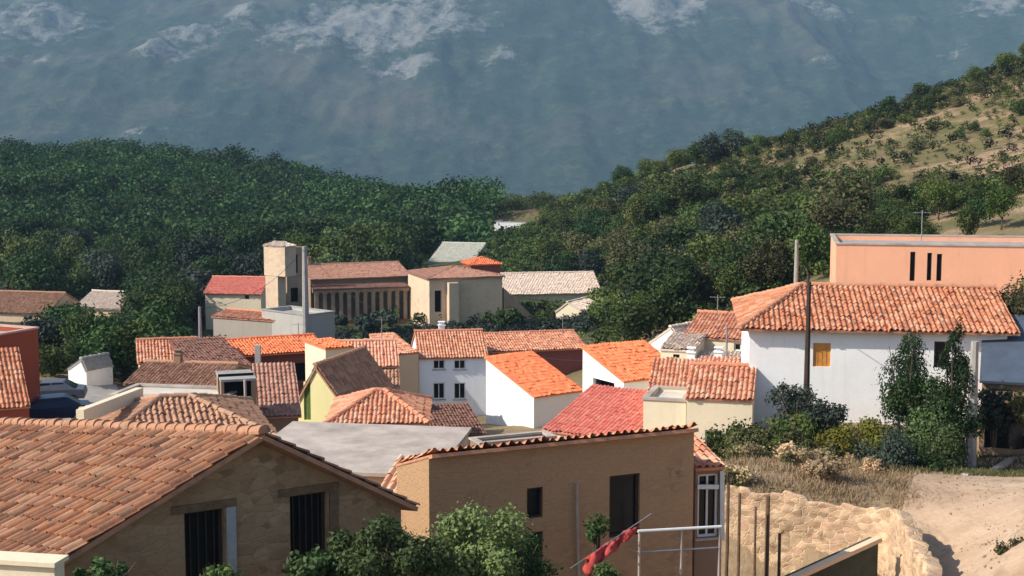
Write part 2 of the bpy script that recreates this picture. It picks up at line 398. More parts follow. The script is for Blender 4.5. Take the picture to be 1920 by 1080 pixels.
mz = prof + np.clip((Y - 1800) / 1500, 0, 1) * (100 * fbm(X / 1300, Y / 1300, 60) + 70 * (rid - .75) + 72 * (.7 - np.abs(fbm((X + .35 * warp) / 330, (Y + warp) / 1500, 57, 5))) + 26 * (.7 - np.abs(fbm((X + .2 * warp) / 95, Y / 330, 58, 4))) + 22 * fbm(X / 160, Y / 160, 66, 4) + 9 * fbm(X / 50, Y / 50, 70, 3))
# rock outcrops of the upper slopes: cliffs
def blob(cx, cy, rx, ry): return np.exp(-(((X - cx) / rx) ** 2 + ((Y - cy) / ry) ** 2))
rockm = np.clip(fbm(X / 420, Y / 420, 81, 5) * 1.1 + (mz - 480) / 700, -1, .30)
PX, PY = proj(X, Y, mz)
for px, py, rx, ry, a in ((700, 42, 330, 260, .85), (560, 62, 220, 170, .7), (800, 45, 200, 170, .7), (60, 30, 260, 260, .62), (150, 45, 180, 160, .55), (368, 52, 110, 150, .7), (300, 95, 110, 60, .6), (735, 128, 170, 60, .68), (1190, 14, 160, 170, .7), (1270, 10, 140, 140, .66), (1540, 8, 120, 130, .72), (1870, 12, 150, 130, .66), (450, 20, 90, 90, .6), (30, 110, 150, 90, .5), (930, 95, 120, 40, .5), (1790, 92, 80, 40, .5), (230, 250, 160, 40, .45), (90, 245, 120, 40, .42)):
    q = np.hypot(PX - px, PY - py); c = np.where(q < q.min() + 6, Y, 1e9).argmin(); rx, ry = rx * .78, ry * .8; rockm = np.maximum(rockm, a * blob(X.flat[c], Y.flat[c], rx, ry) + .30 * fbm(X / 75, Y / 140, 90, 4) * blob(X.flat[c], Y.flat[c], rx * 1.6, ry * 1.6))
mz += np.clip(rockm - .2, 0, 1) * 60 * (.5 + fbm(X / 90, Y / 90, 95, 4))
o = sheet('mountain', X, Y, mz, MOUNT); tag(o, kind='structure')
a = o.data.attributes.new('rock', 'FLOAT', 'POINT'); a.data.foreach_set('value', rockm.astype(np.float32).ravel())

# ------------------------------------------------------------------ roofs
def tiles(mb, E0, E1, R0, R1, w=0.26, course=0.36, ns=6, amp=0.075, lift=0.022, slab=True, seedj=1.0):
    E0, E1, R0, R1 = (np.array(p, float) for p in (E0, E1, R0, R1))
    U = E1 - E0; W = np.linalg.norm(U); U /= W
    para = abs(np.linalg.norm(R1 - R0) - W) < 0.12 * W
    V = R0 - E0
    if not para: V = V - U * V.dot(U)
    L = np.linalg.norm(V); V /= L
    N = np.cross(U, V); N /= np.linalg.norm(N)
    if N[2] < 0: N = -N
    if ns == 0:
        q = [E0, E1, R1, R0]; mb.hexa([p - N * .14 for p in q], [p - N * .03 for p in q]); return
    nc = max(2, int(round(W / w))); nr = max(2, int(round(L / course)))
    uu = np.linspace(0, nc, nc * ns + 1); fu = uu - np.floor(uu)
    prof = np.where(fu < .6, np.abs(np.sin(np.pi * fu / .6)) ** .8, -.45 * np.sin(np.pi * (fu - .6) / .4)) * amp
    ci = np.minimum(np.floor(uu + 1e-6).astype(int), nc - 1)
    J = RNG.normal(0, .22 * amp * seedj, (nr, nc)); Ju = RNG.normal(0, .018 * seedj, (nr, nc)); Jv = RNG.normal(0, .05 * seedj, (nr, nc))
    sag = 0.035 * fbm(uu / 9.0, np.zeros_like(uu) + RNG.random() * 99, 5, 3)
    rows = []
    for r in range(nr):
        for t in (0, 1):
            vv = (r + t * 1.02 - (1 - t) * .10) * L / nr + (Jv[r][ci] * L / nr if t == 0 else 0)
            h = prof * (1.0 if t == 0 else .86) + (lift if t == 0 else -.004) + J[r][ci] * (1 if t == 0 else .4) + sag
            rows.append(E0 + np.outer(uu / nc * W + Ju[r][ci] * w, U) + np.outer(np.broadcast_to(vv, uu.shape), V) + np.outer(h, N))
    P = np.stack(rows); H_, W_ = P.shape[:2]
    ii = (np.arange(H_ - 1)[:, None] * W_ + np.arange(W_ - 1)[None])
    Fq = np.stack([ii, ii + 1, ii + W_ + 1, ii + W_], -1)
    uvc = np.stack(np.broadcast_arrays(ci[:-1][None, :] + .5 + 0 * ii, (np.arange(H_ - 1) // 2)[:, None] + .5 + 0 * ii), -1)
    keep = np.ones(ii.shape, bool)
    if not para:
        cu = (P[:-1, :-1] + P[1:, 1:]) / 2 - E0; a = cu @ U; c = (cu @ V) / L
        l = (R0 - E0) @ U; r_ = (R1 - E0) @ U
        keep = (a > l * c - .02) & (a < W + (r_ - W) * c + .02)
    mb.extra.append((P.reshape(-1, 3), Fq[keep], uvc[keep]))
    if slab:
        q = [E0, E1, R1, R0] if np.linalg.norm(R1 - R0) > .05 else [E0, E1, R0]
        mb.hexa([p - N * .14 for p in q], [p - N * .045 for p in q])

def caps(mb, p, q, r=0.13, seg=0.4):
    p, q = Vector(p), Vector(q); d = q - p; L = d.length; n = max(1, int(L / seg)); d /= L
    a = d.cross(Vector((0, 0, 1))).normalized(); b = a.cross(d)
    for k in range(n):
        s = p + d * (L * k / n - .03); e = p + d * (L * (k + 1) / n); j = random.uniform(-.015, .02)
        A = [s + a * math.cos(t) * r * 1.08 + b * (math.sin(t) * r * 1.0 + j - .03) for t in np.linspace(-.25, math.pi + .25, 9)]
        B = [e + a * math.cos(t) * r * .92 + b * (math.sin(t) * r * .85 + j - .05) for t in np.linspace(-.25, math.pi + .25, 9)]
        i = mb.pt(*A, *B)
        for m_ in range(8): mb.f.append((i + m_, i + m_ + 1, i + 9 + m_ + 1, i + 9 + m_))
        mb.f.append(tuple(range(i, i + 9)))

# ------------------------------------------------------------------ walls
def v3(p, z): return Vector((p[0], p[1], z))
def wall(mb, p0, p1, zb, line, ops=(), depth=0.22):
    p0, p1 = Vector(p0), Vector(p1); L = (p1 - p0).length; u = (p1 - p0) / L; n = Vector((-u.y, u.x))
    xs = sorted(set([0.0, L] + [x for x, _ in line if 0 < x < L] + [x for o in ops for x in o[:2]]))
    def top(x): return float(np.interp(x, [a for a, _ in line], [b_ for _, b_ in line]))
    def P(x, z, k=0.0):
        q = p0 + u * x + n * k; return (q.x, q.y, z)
    for a, c in zip(xs, xs[1:]):
        if c - a < 1e-4: continue
        mid = (a + c) / 2; cov = sorted([(o[2], o[3]) for o in ops if o[0] - 1e-5 <= a and o[1] + 1e-5 >= c])
        z = zb
        for lo, hi in cov:
            if lo > z: mb.face(P(a, z), P(c, z), P(c, lo), P(a, lo))
            z = hi
        mb.face(P(a, z), P(c, z), P(c, top(c)), P(a, top(a)))
    for x0, x1, z0, z1 in [o[:4] for o in ops]:
        for A, B in (((x0, z0), (x1, z0)), ((x1, z0), (x1, z1)), ((x1, z1), (x0, z1)), ((x0, z1), (x0, z0))):
            mb.face(P(*A), P(*B), P(B[0], B[1], depth), P(A[0], A[1], depth))
def onwall(p0, p1, px, py):
    p0, p1 = Vector(p0), Vector(p1); u = (p1 - p0).normalized(); r = ray(px, py)
    t = (p0.x * u.y - p0.y * u.x) / (r.x * u.y - r.y * u.x); h = Vector((r.x * t, r.y * t))
    return (h - p0).dot(u), r.z * t
def opening_parts(root, p0, p1, o, kind, depth=0.16):
    p0, p1 = Vector(p0), Vector(p1); u = (p1 - p0).normalized(); n = Vector((-u.y, u.x))
    x0, x1, z0, z1 = o[:4]
    def P(x, z, k): q = p0 + u * x + n * k; return Vector((q.x, q.y, z))
    def slab(mb, a, b_, z0, z1, k0, k1): mb.hexa([P(a, z0, k0), P(b_, z0, k0), P(b_, z0, k1), P(a, z0, k1)], [P(a, z1, k0), P(b_, z1, k0), P(b_, z1, k1), P(a, z1, k1)])
    fm = {'window': WHITE_P, 'wood': WOOD_D, 'dark': WOOD_D, 'door': WOOD, 'shutter': ORNG, 'garage': WOOD_D, 'green': TURQ, 'bars': WOOD_D, 'opening': None}[kind]
    w = min(.07, (x1 - x0) * .12)
    nm = {'door': 'door', 'garage': 'doorway', 'green': 'door', 'shutter': 'shutter'}.get(kind, 'window')
    mb = MB()
    if kind in ('door', 'green', 'shutter'):
        slab(mb, x0, x1, z0, z1, .07, .13)
        for k in range(1, 4):
            x = x0 + (x1 - x0) * k / 4; slab(mb, x - .012, x + .012, z0 + .05, z1 - .05, .055, .07)
        return mb.build(nm, fm, root)
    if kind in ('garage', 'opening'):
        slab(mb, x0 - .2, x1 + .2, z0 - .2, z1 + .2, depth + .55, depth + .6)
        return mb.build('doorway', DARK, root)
    slab(mb, x0, x0 + w, z0, z1, depth - .08, depth - .02); slab(mb, x1 - w, x1, z0, z1, depth - .08, depth - .02)
    slab(mb, x0 + w, x1 - w, z1 - w, z1, depth - .08, depth - .02); slab(mb, x0 + w, x1 - w, z0, z0 + w, depth - .08, depth - .02)
    m_ = (x0 + x1) / 2
    if kind == 'window': slab(mb, m_ - w * .4, m_ + w * .4, z0 + w, z1 - w, depth - .075, depth - .025)
    if kind == 'bars':
        k = int((x1 - x0) / .14)
        for i in range(1, k):
            x = x0 + (x1 - x0) * i / k; slab(mb, x - .012, x + .012, z0 + w, z1 - w, depth - .07, depth - .045)
    f = mb.build('window', fm, root)
    g = MB(); slab(g, x0 - .03, x1 + .03, z0 - .03, z1 + .03, depth, depth + .03); g.build('pane', GLASS, f)
    if kind == 'window':
        s = MB(); slab(s, x0 - .08, x1 + .08, z0 - .07, z0 - .002, -.07, .05); s.build('sill', CONC_L, f)
    return f

FOOT = []
def house(name, label, A, B, dep, eave, kind='u', rise=1.4, rf=.5, wm=P_CRM, rm=T_OLD, wins=(), ov=.35, vg=.15, tile=.215, ns=4, cat='house', chim=(), cap=True, zb=None, group=None, side=None, parapet=.25, rise2=None, capm=None, course=.38):
    """A, B = (px, depth) of the front corners; eave = picture row of the front eave at A"""
    pA, pB = Vector(xy(*A)), Vector(xy(*B)); W = (pB - pA).length; u = (pB - pA) / W; n = Vector((-u.y, u.x))
    pC, pD = pB + n * dep, pA + n * dep
    zE = zz(eave, A[1], A[0]); FOOT.append(((pA + pC) / 2, max(W, dep) * .6 + .8))
    g = [gz(p.x, p.y) for p in (pA, pB, pC, pD)]
    zb = min(min(g) - .3, zE - 2.2) if zb is None else zb
    root = empty(name, v3((pA + pB) / 2, max(zb, min(g))), label, cat, group)
    t = .1
    def Q(a, b_, z): q = pA + u * a + n * b_; return Vector((q.x, q.y, z))
    ops = {'f': [], 'l': [], 'r': []}; segs = {'f': (pA, pB), 'r': (pB, pC), 'l': (pD, pA)}
    lens = {'f': W, 'r': dep, 'l': dep}
    todo = []
    for wdw in wins:
        k, x0, y0, x1, y1, kd = wdw; s0, s1 = segs[k]
        a, z1 = onwall(s0, s1, x0, y0); c, z0 = onwall(s0, s1, x1, y1); a, c = min(a, c), max(a, c)
        a = max(a, .05); c = min(c, lens[k] - .05)
        if c - a < .1: continue
        o = (a, c, max(z0, zb + .05), z1); ops[k].append(o); todo.append((k, o, kd))
    zr = zE + rise; rfm = MB(); cpm = MB(); kw = dict(w=tile, ns=ns, course=course, amp=tile * .27, seedj=1.5)
    if kind == 'u':
        m_ = dep * rf; sl = rise / m_; sb = rise / (dep - m_)
        tiles(rfm, Q(-vg, -ov, zE - sl * ov), Q(W + vg, -ov, zE - sl * ov), Q(-vg, m_, zr), Q(W + vg, m_, zr), **kw)
        tiles(rfm, Q(W + vg, dep + ov, zE - sb * ov), Q(-vg, dep + ov, zE - sb * ov), Q(W + vg, m_, zr), Q(-vg, m_, zr), **kw)
        caps(cpm, Q(-vg, m_, zr + .05), Q(W + vg, m_, zr + .05))
        lf = [(0, zE - t), (W, zE - t)]; lr = [(0, zE - t), (m_, zr - t), (dep, zE - t)]; ll = [(0, zE - t), (dep - m_, zr - t), (dep, zE - t)]; lb = lf
    elif kind == 'n':
        m_ = W * rf; sl = rise / m_; sb = rise / (W - m_)
        tiles(rfm, Q(-ov, dep + vg, zE - sl * ov), Q(-ov, -vg, zE - sl * ov), Q(m_, dep + vg, zr), Q(m_, -vg, zr), **kw)
        tiles(rfm, Q(W + ov, -vg, zE - sb * ov), Q(W + ov, dep + vg, zE - sb * ov), Q(m_, -vg, zr), Q(m_, dep + vg, zr), **kw)
        caps(cpm, Q(m_, -vg, zr + .05), Q(m_, dep + vg, zr + .05))
        lf = [(0, zE - t), (m_, zr - t), (W, zE - t)]; lb = [(0, zE - t), (W - m_, zr - t), (W, zE - t)]; lr = ll = [(0, zE - t), (dep, zE - t)]
    elif kind == 'mono':
        sl = rise / dep
        tiles(rfm, Q(-vg, -ov, zE - sl * ov), Q(W + vg, -ov, zE - sl * ov), Q(-vg, dep + .1, zr + sl * .1), Q(W + vg, dep + .1, zr + sl * .1), **kw)
        lf = [(0, zE - t), (W, zE - t)]; lb = [(0, zr - t), (W, zr - t)]; lr = [(0, zE - t), (dep, zr - t)]; ll = [(0, zr - t), (dep, zE - t)]; cap = False
    elif kind == 'hip':
        m_ = dep / 2; h = rf if rf != .5 else min(m_, W / 2 - .2); sl = rise / m_; e = ov; ze = zE - sl * ov
        gr = side == 'gable_right'
        r0, r1 = Q(h, m_, zr), Q(W + e if gr else W - h, m_, zr)
        tiles(rfm, Q(-e, -e, ze), Q(W + e, -e, ze), r0, r1, **kw); tiles(rfm, Q(W + e, dep + e, ze), Q(-e, dep + e, ze), r1, r0, **kw)
        tiles(rfm, Q(-e, dep + e, ze), Q(-e, -e, ze), r0, r0, **kw)
        if not gr: tiles(rfm, Q(W + e, -e, ze), Q(W + e, dep + e, ze), r1, r1, **kw)
        up = Vector((0, 0, .05))
        if (r1 - r0).length > .3: caps(cpm, r0 + up, r1 + up)
        for e0, r_ in ((Q(-e, -e, ze), r0), (Q(W + e, -e, ze), r1), (Q(-e, dep + e, ze), r0), (Q(W + e, dep + e, ze), r1))[::2 if gr else 1]: caps(cpm, e0 + up, r_ + up)
        lf = lb = [(0, zE - t), (W, zE - t)]; lr = ll = [(0, zE - t), (dep, zE - t)]
        if gr: lr = [(0, zE - t), (m_, zr - t), (dep, zE - t)]
    elif kind == 'flat':
        zs = zE - parapet
        rfm.hexa([Q(0.02, .02, zs - .1), Q(W - .02, .02, zs - .1), Q(W - .02, dep - .02, zs - .1), Q(.02, dep - .02, zs - .1)], [Q(0.02, .02, zs), Q(W - .02, .02, zs), Q(W - .02, dep - .02, zs), Q(.02, dep - .02, zs)])
        e = .06; i_ = .22
        for a0, a1, b0, b1 in ((-e, W + e, -e, i_), (-e, W + e, dep - i_, dep + e), (-e, i_, i_, dep - i_), (W - i_, W + e, i_, dep - i_)):
            cpm.hexa([Q(a0, b0, zE), Q(a1, b0, zE), Q(a1, b1, zE), Q(a0, b1, zE)], [Q(a0, b0, zE + .1), Q(a1, b0, zE + .1), Q(a1, b1, zE + .1), Q(a0, b1, zE + .1)])
        lf = lb = [(0, zE), (W, zE)]; lr = ll = [(0, zE), (dep, zE)]
    wb = MB(); wall(wb, pA, pB, zb, lf, ops['f']); wall(wb, pB, pC, zb, lr, ops['r']); wall(wb, pC, pD, zb, lb); wall(wb, pD, pA, zb, ll, ops['l'])
    if kind == 'flat':
        iA, iB, iC, iD = (pA + (u + n) * .2, pB + (n - u) * .2, pC - (u + n) * .2, pD + (u - n) * .2)
        for a_, c_ in ((iB, iA), (iC, iB), (iD, iC), (iA, iD)): wall(wb, a_, c_, zE - parapet - .05, [(0, zE), ((c_ - a_).length, zE)])
    wb.build('wall', wm, root)
    ro = rfm.build('roof', rm, root)
    if kind == 'flat': cpm.build('coping', capm or CONC_L, root)
    elif cap: cpm.build('ridge_tiles', capm or rm, ro)
    for k, o, kd in todo: opening_parts(root, *segs[k], o, kd)
    for fx, fn, h in chim:
        cb = MB(); a, b_ = W * fx, dep * fn
        q = pA + u * a + n * b_; rz = math.atan2(u.y, u.x)
        if kind == 'u': zc = zr - abs(b_ - dep * rf) * rise / (dep * rf)
        elif kind == 'n': zc = zr - abs(a - W * rf) * rise / (W * rf)
        elif kind == 'mono': zc = zE + rise * fn
        else: zc = zE
        cb.box((q.x, q.y, zc - .4), .42, .42, h + .4, rz); cb.box((q.x, q.y, zc + h), .54, .54, .07, rz)
        cb.box((q.x, q.y, zc + h + .07), .3, .3, .18, rz); cb.box((q.x, q.y, zc + h + .25), .5, .5, .05, rz)
        cb.build('chimney', wm, ro)
    root['_r'] = 0; del root['_r']
    return root, Q, (W, dep, zE, zr)
# ------------------------------------------------------------------ stone house in the left foreground
Pk, Lf, Rt = at(485, 806, 28), at(90, 1052, 26), at(775, 942, 30)
run = Vector((-8.4, 8.5, -1.57))
g0 = min(gz(Lf.x, Lf.y), gz(Rt.x, Rt.y)) - .4
root = empty('stone_house', (Pk.x, Pk.y, g0 + .3), 'stone house with weathered tiled roof, barred windows and front gable, nearest on the left', 'house')
e = (Rt - Lf); e.z = 0; e.normalize(); nb = Vector((-e.y, e.x, 0))
rb = MB(); fw = -nb * .28
tiles(rb, Lf + run + fw, Lf + fw, Pk + run + fw, Pk + fw, w=.27, course=.40, ns=10, amp=.10, lift=.025)
tiles(rb, Rt + fw, Rt + run + fw, Pk + fw, Pk + run + fw, w=.23, course=.36, ns=6, amp=.06, lift=.035)
ro = rb.build('roof', T_OLD, root)
cb = MB(); caps(cb, Pk + fw + Vector((0, 0, .05)), Pk + run + fw + Vector((0, 0, .05)), .14); cb.build('ridge_tiles', T_OLD, ro)
w0, w1 = Vector((Lf.x + e.x * .3, Lf.y + e.y * .3)), Vector((Rt.x - e.x * .3, Rt.y - e.y * .3)); Lw = (w1 - w0).length
sL = (Pk.z - Lf.z) / (Pk.xy - Lf.xy).length; sR = (Pk.z - Rt.z) / (Pk.xy - Rt.xy).length; ax = (Pk.xy - w0).dot(e.xy)
line = [(0, Lf.z + sL * .3 - .1), (ax, Pk.z - .1), (Lw, Rt.z + sR * .3 - .1)]
ops = []
for x0, y0, x1, y1 in ((345, 962, 424, 1120), (543, 930, 616, 1075)):
    a, z1 = onwall(w0, w1, x0, y0); c, z0 = onwall(w0, w1, x1, y1); ops.append((a, c, z0, z1))
wb = MB(); wall(wb, w0, w1, g0, line, ops, .3)
back = run.xy
def wline(a, c, za, zc): wall(wb, a, c, g0, [(0, za), ((c - a).length, zc)])
wline(w1, w1 + back, line[2][1], line[2][1] + run.z); wline(w0 + back, w0, line[0][1] + run.z, line[0][1])
wall(wb, w1 + back, w0 + back, g0, [(0, line[2][1] + run.z), (Lw - ax, line[1][1] + run.z), (Lw, line[0][1] + run.z)])
wb.build('wall', M_RUB, root)
for o in ops:
    f = opening_parts(root, w0, w1, o, 'bars', .24)
    sb_ = MB(); p = w0 + e.xy * (o[1] + .13) - nb.xy * .03       # a pale jamb and shutter leaf to the right of each window
    sb_.box((p.x, p.y, o[2]), .20, .05, o[3] - o[2], math.atan2(e.y, e.x)); sb_.build('shutter', GREY_P if o is ops[0] else WOOD, root)
    lb = MB(); p = w0 + e.xy * ((o[0] + o[1]) / 2) - nb.xy * .015
    lb.box((p.x, p.y, o[3] + .003), o[1] - o[0] + .5, .06, .16, math.atan2(e.y, e.x)); lb.build('lintel', WOOD, root)
FOOT.append((Pk.xy + back * .4, 7))
# cream wall top in the bottom left corner
p, q = xy(-60, 24.3), xy(98, 24.0); b_ = MB(); zt = zz(1046, 24.1, 20)
dr = (Vector(q) - Vector(p)); rz = math.atan2(dr.y, dr.x); c = (Vector(p) + Vector(q)) / 2
cw = empty('garden_wall', (c.x, c.y, zt - 3), 'cream plastered wall end below the eave of the stone house, bottom left corner', 'wall')
b_.box((c.x, c.y, zt - 4), dr.length, .35, 3.93, rz); b_.build('wall', P_CRM, cw)
b2 = MB(); b2.box((c.x, c.y, zt - .07), dr.length + .1, .5, .08, rz); b2.build('coping', P_CRM, cw)

# ------------------------------------------------------------------ ochre house with the tile fringe
rB, Q, D_ = house('ochre_house', 'shaded ochre house front with a row of tile ends along its slanting top', (803, 34), (1303, 37.1), 2.4, 850, 'mono', -.75,
      wm=masonry('ochre_rubble', [(.36, .22, .125), (.46, .29, .17), (.25, .155, .09), (.40, .25, .14)], (.40, .255, .145), 4.5, patch=(.41, .25, .135), pt=.34), rm=T_MIX, ov=.2, vg=.0, tile=.23, ns=10, course=.36,
      wins=(('f', 988, 916, 1018, 970, 'dark'), ('f', 1143, 893, 1199, 1002, 'dark'), ('f', 985, 1000, 1018, 1075, 'dark')))
# shutter of the tall window, down pipe
def pipe(name, pts, r, m, root, n=6): b_ = MB(); b_.tube(pts, r, n); return b_.build(name, m, root)
pA, pB = Vector(xy(803, 34)), Vector(xy(1303, 37.1)); uB = (pB - pA).normalized(); nB = Vector((-uB.y, uB.x))
def onB(px, py, k=-.08): s, z = onwall(pA, pB, px, py); q = pA + uB * s + nB * k; return Vector((q.x, q.y, z))
pipe('drainpipe', [onB(1079, 905), onB(1080, 990), onB(1083, 1110)], .035, CONC_L, rB)
# annex with white framed glass door
rX, Qx, _ = house('glazed_annex', 'narrow annex with tiled lean-to roof and white framed dark glass door beside the ochre house', (1307, 38.2), (1358, 38.4), 2.6, 872, 'mono', .5, wm=P_BRN, rm=T_PNK, ov=.12, vg=.03, tile=.22, ns=8,
      wins=(('f', 1309, 890, 1346, 1006, 'window'),), zb=-14.3)
a0, a1 = Vector(xy(1307, 38.2)), Vector(xy(1358, 38.4)); ua = (a1 - a0).normalized(); na = Vector((-ua.y, ua.x))
def onX(px, py, k=-.04): s, z = onwall(a0, a1, px, py); q = a0 + ua * s + na * k; return Vector((q.x, q.y, z))
b_ = MB(); b_.bar(onX(1353, 882), onX(1353, 1012), .12, .07); b_.build('door_jamb', WHITE_P, rX)
b_ = MB(); b_.bar(onX(1306, 912), onX(1346, 912), .07, .12); b_.build('transom', WHITE_P, rX)
# pipe railing
rr = empty('pipe_railing', at(1270, 1060, 35), 'pale pipe railing in front of the ochre house', 'railing')
zr_ = at(1200, 998, 35.2)
p0_, p1_ = at(1196, 996, 35.0), at(1352, 1012, 35.6); p1_.z = p0_.z - .05
b_ = MB(); b_.tube([p0_, p1_], .04); b_.build('top_rail', WHITE_P, rr)
b_ = MB(); b_.tube([p0_ - Vector((0, 0, .55)), p1_ - Vector((0, 0, .55))], .025); b_.build('lower_rail', METAL, rr)
for t in (0.02, .52, .98):
    q = p0_.lerp(p1_, t); b_ = MB(); b_.tube([q - Vector((0, 0, 2.2)), q], .035); b_.build('post', CONC_L, rr)
# red cloth over a slanting line
b_ = MB(); A0, A1 = at(1096, 1047, 33.6), at(1192, 985, 34.6); N_ = 14; nrow = 6; idx = []
for i in range(N_ + 1):
    t = i / N_; c = A0.lerp(A1, t); drop = .44 * (1 - .55 * t) * (.85 + .2 * math.sin(i * 1.7))
    idx.append([b_.pt((c.x + .05 * math.sin(j * 1.1 + i), c.y + .10 * math.sin(i * 1.3 + j * .5) - .02 * j, c.z - drop * j / nrow)) for j in range(nrow + 1)])
for i in range(N_):
    for j in range(nrow): b_.f.append((idx[i][j], idx[i + 1][j], idx[i + 1][j + 1], idx[i][j + 1]))
rc = b_.build('hanging_cloth', CLOTH, None, True); tag(rc, 'red cloth hanging on a slanting line in front of the ochre house', 'cloth')
md = rc.modifiers.new('thickness', 'SOLIDIFY'); md.thickness = .015
b_ = MB(); b_.tube([A0 + Vector((-.35, -.1, -.22)), A1 + Vector((.4, .15, .26))], .012); lo = b_.build('washing_line', METAL); tag(lo, 'slanting wire line carrying the red cloth', 'line')

# ------------------------------------------------------------------ middle rows
house('concrete_roofed_house', 'house under a broad pale concrete roof between the stone and ochre houses', (440, 42.0), (808, 41), 5.6, 872, 'mono', .22, wm=P_BEI, rm=CONC_L, ov=.15, vg=.1, ns=0)
house('tile_patch_roof', 'low house with beige and orange tile patch under the gable end of the stone house', (690, 37.6), (800, 37.2), 2.6, 948, 'mono', .75, wm=P_BEI, rm=T_PAT, ov=.1, vg=.05, tile=.24, ns=8)
house('brown_roofed_house', 'house with a broad brown tile roof and pale verge just behind the stone house', (175, 50), (505, 52), 7.5, 838, 'hip', 1.0, 2.6, wm=P_CRM, rm=T_BRN, ov=.3, tile=.23, ns=6, chim=())
b_ = MB(); p, q = at(150, 781, 50.6), at(262, 738, 56); b_.bar(p, q, .3, .5); pv = b_.build('parapet', P_CRM); tag(pv, 'sloping cream parapet along the left edge of the brown tile roof', 'parapet')
b_.v = []; 
house('terrace_house', 'low grey flat terrace building behind the brown tile roof', (205, 66), (412, 65), 3.0, 743, 'flat', wm=P_GRY, rm=CONC_T, capm=CONC_L, parapet=.06,
      wins=(('f', 253, 746, 262, 760, 'dark'),))
house('lean_to_shed', 'small dark open shed between the terrace and the dusty pink roof', (414, 66), (480, 66.5), 2.2, 711, 'mono', .05, wm=P_BRN, rm=CONC, ns=0, ov=.05, vg=.02, cat='shed', wins=(('f', 420, 714, 472, 744, 'opening'),))
b_ = MB(); b_.tube([at(460, 742, 61), at(459, 712, 61)], .06); o = b_.build('vent_pipe', CONC_L); tag(o, 'short pale pipe standing before the dark open shed', 'pipe')
house('low_tiled_house', 'low house with brownish weathered roof at the edge of the trees', (238, 82), (408, 81), 6.0, 716, 'u', .75, .5, wm=P_BRN, rm=T_BRN, ov=.25, chim=((.34, .5, .5),))
house('pink_roofed_house', 'house with a small pink roof rising behind the low brownish roof', (262, 90), (372, 91), 6.0, 677, 'u', .95, wm=P_CRM, rm=T_PNK, ov=.25)
house('maroon_house', 'maroon walled house under a bright orange roof with a dark opening', (440, 93.4), (608, 96), 6.0, 663, 'u', .5, wm=P_MAR, rm=T_ORG, ov=.5, vg=.2,
      wins=(('f', 512, 684, 588, 712, 'opening'),))
house('dark_roofed_house', 'low house with a dark maroon roof joined to the left of the orange roof', (374, 88), (472, 90), 5.0, 694, 'mono', 1.25, wm=P_MAR, rm=T_DRK, ov=.3, vg=.1)
b_ = MB(); p = at(484, 690, 90); b_.box((p.x, p.y, p.z - .4), .35, .35, 1.9); o = b_.build('chimney_stack', P_GRY); tag(o, 'slim grey chimney stack in front of the maroon house', 'chimney')
# beige roofs in front of the maroon house and left of the yellow one
house('beige_roofed_house', 'house with a dusty pink-brown roof between the dark shed and the yellow house', (484, 68), (558, 68.4), 5.0, 778, 'mono', 1.7, wm=P_BRN, rm=T_DUS, ov=.2)
rV, Qv, _ = house('yellow_house', 'small pale yellow house with a dark green door strip on its gable', (549, 75), (652, 74), 6.5, 762, 'n', 2.35, .42, wm=P_YEL, rm=T_BRN, ov=.12, vg=.08,
      wins=(('f', 569, 716, 583, 788, 'green'),))
house('cream_house', 'little cream walled house between the orange roof and the pink one', (611, 85), (662, 86), 3, 652, 'mono', .1, wm=P_CRM, rm=T_ORG, ov=.1, vg=.05)
house('orange_roofed_house', 'wide brown walled house with an orange-pink roof behind the yellow house', (614, 88), (744, 88.6), 4.2, 683, 'u', 1.15, wm=P_BRN, rm=T_ORP, ov=.3)
house('rosy_roofed_house', 'low house with a rosy hipped roof in front of the yellow house', (618, 64), (796, 64.2), 5.5, 790, 'hip', .95, 2.0, wm=P_BRN, rm=T_PNK, ov=.2)
house('weathered_lean_to', 'lean-to with weathered brown tiles beside the yellow gable', (640, 80), (745, 80.3), 3.5, 742, 'mono', .85, wm=P_BRN, rm=T_BRN, ov=.2, cat='shed')
# white house with four windows
house('white_house', 'tall white house with four dark windows in two rows and a beige side wall', (786, 100), (913, 100.7), 6.5, 668, 'u', 1.35, wm=P_BLU, rm=T_PNK, ov=.25, vg=.1,
      wins=tuple(('f', x, y, x + 22, y2, 'window') for x in (812, 851) for y, y2 in ((675, 692), (718, 748))), chim=((.4, .55, .5),), zb=-21)
house('lit_side_block', 'narrow beige rendered block added as the sunlit side wall of the white house', (738, 98.6), (785, 99.6), 4.0, 664, 'mono', .9, wm=P_BEI, rm=T_PNK, ov=.05, vg=.0)  # separate block added to stand for the sunlit gable of the white house
house('long_roofed_house', 'long low house with pink tile roof and maroon wall right of the white house', (912, 106), (1096, 108), 6.5, 657, 'u', .8, wm=P_MAR, rm=T_PNK, ov=.3, zb=-21)
house('orange_lean_to_house', 'house with bright white side wall under a sloping orange roof', (1001, 90), (1090, 92.4), 5.3, 741, 'mono', 1.85, wm=P_WHT, rm=T_ORG, ov=.2, vg=.08, zb=-19.6)
house('brown_roofed_barn', 'small barn with a dark brown roof below the white house', (806, 84), (906, 85), 4.0, 815, 'mono', 1.0, wm=P_BRN, rm=T_DRK, ov=.2, cat='barn')
house('orange_gable_house', 'house with orange lean-to roof and white side wall behind the rosy red roof', (1170, 80), (1287, 82.3), 4.3, 712, 'mono', 1.4, wm=P_WHT, rm=T_ORG, ov=.15, vg=.1,
      wins=(('l', 1112, 708, 1152, 734, 'opening'),))
house('rosy_red_roofed_house', 'house with a plain rosy red roof sloping toward the ochre house', (1020, 68), (1206, 65), 4.8, 802, 'mono', 1.4, wm=P_CRM, rm=T_RED, ov=.15, vg=.05, chim=((.75, .8, .5),))
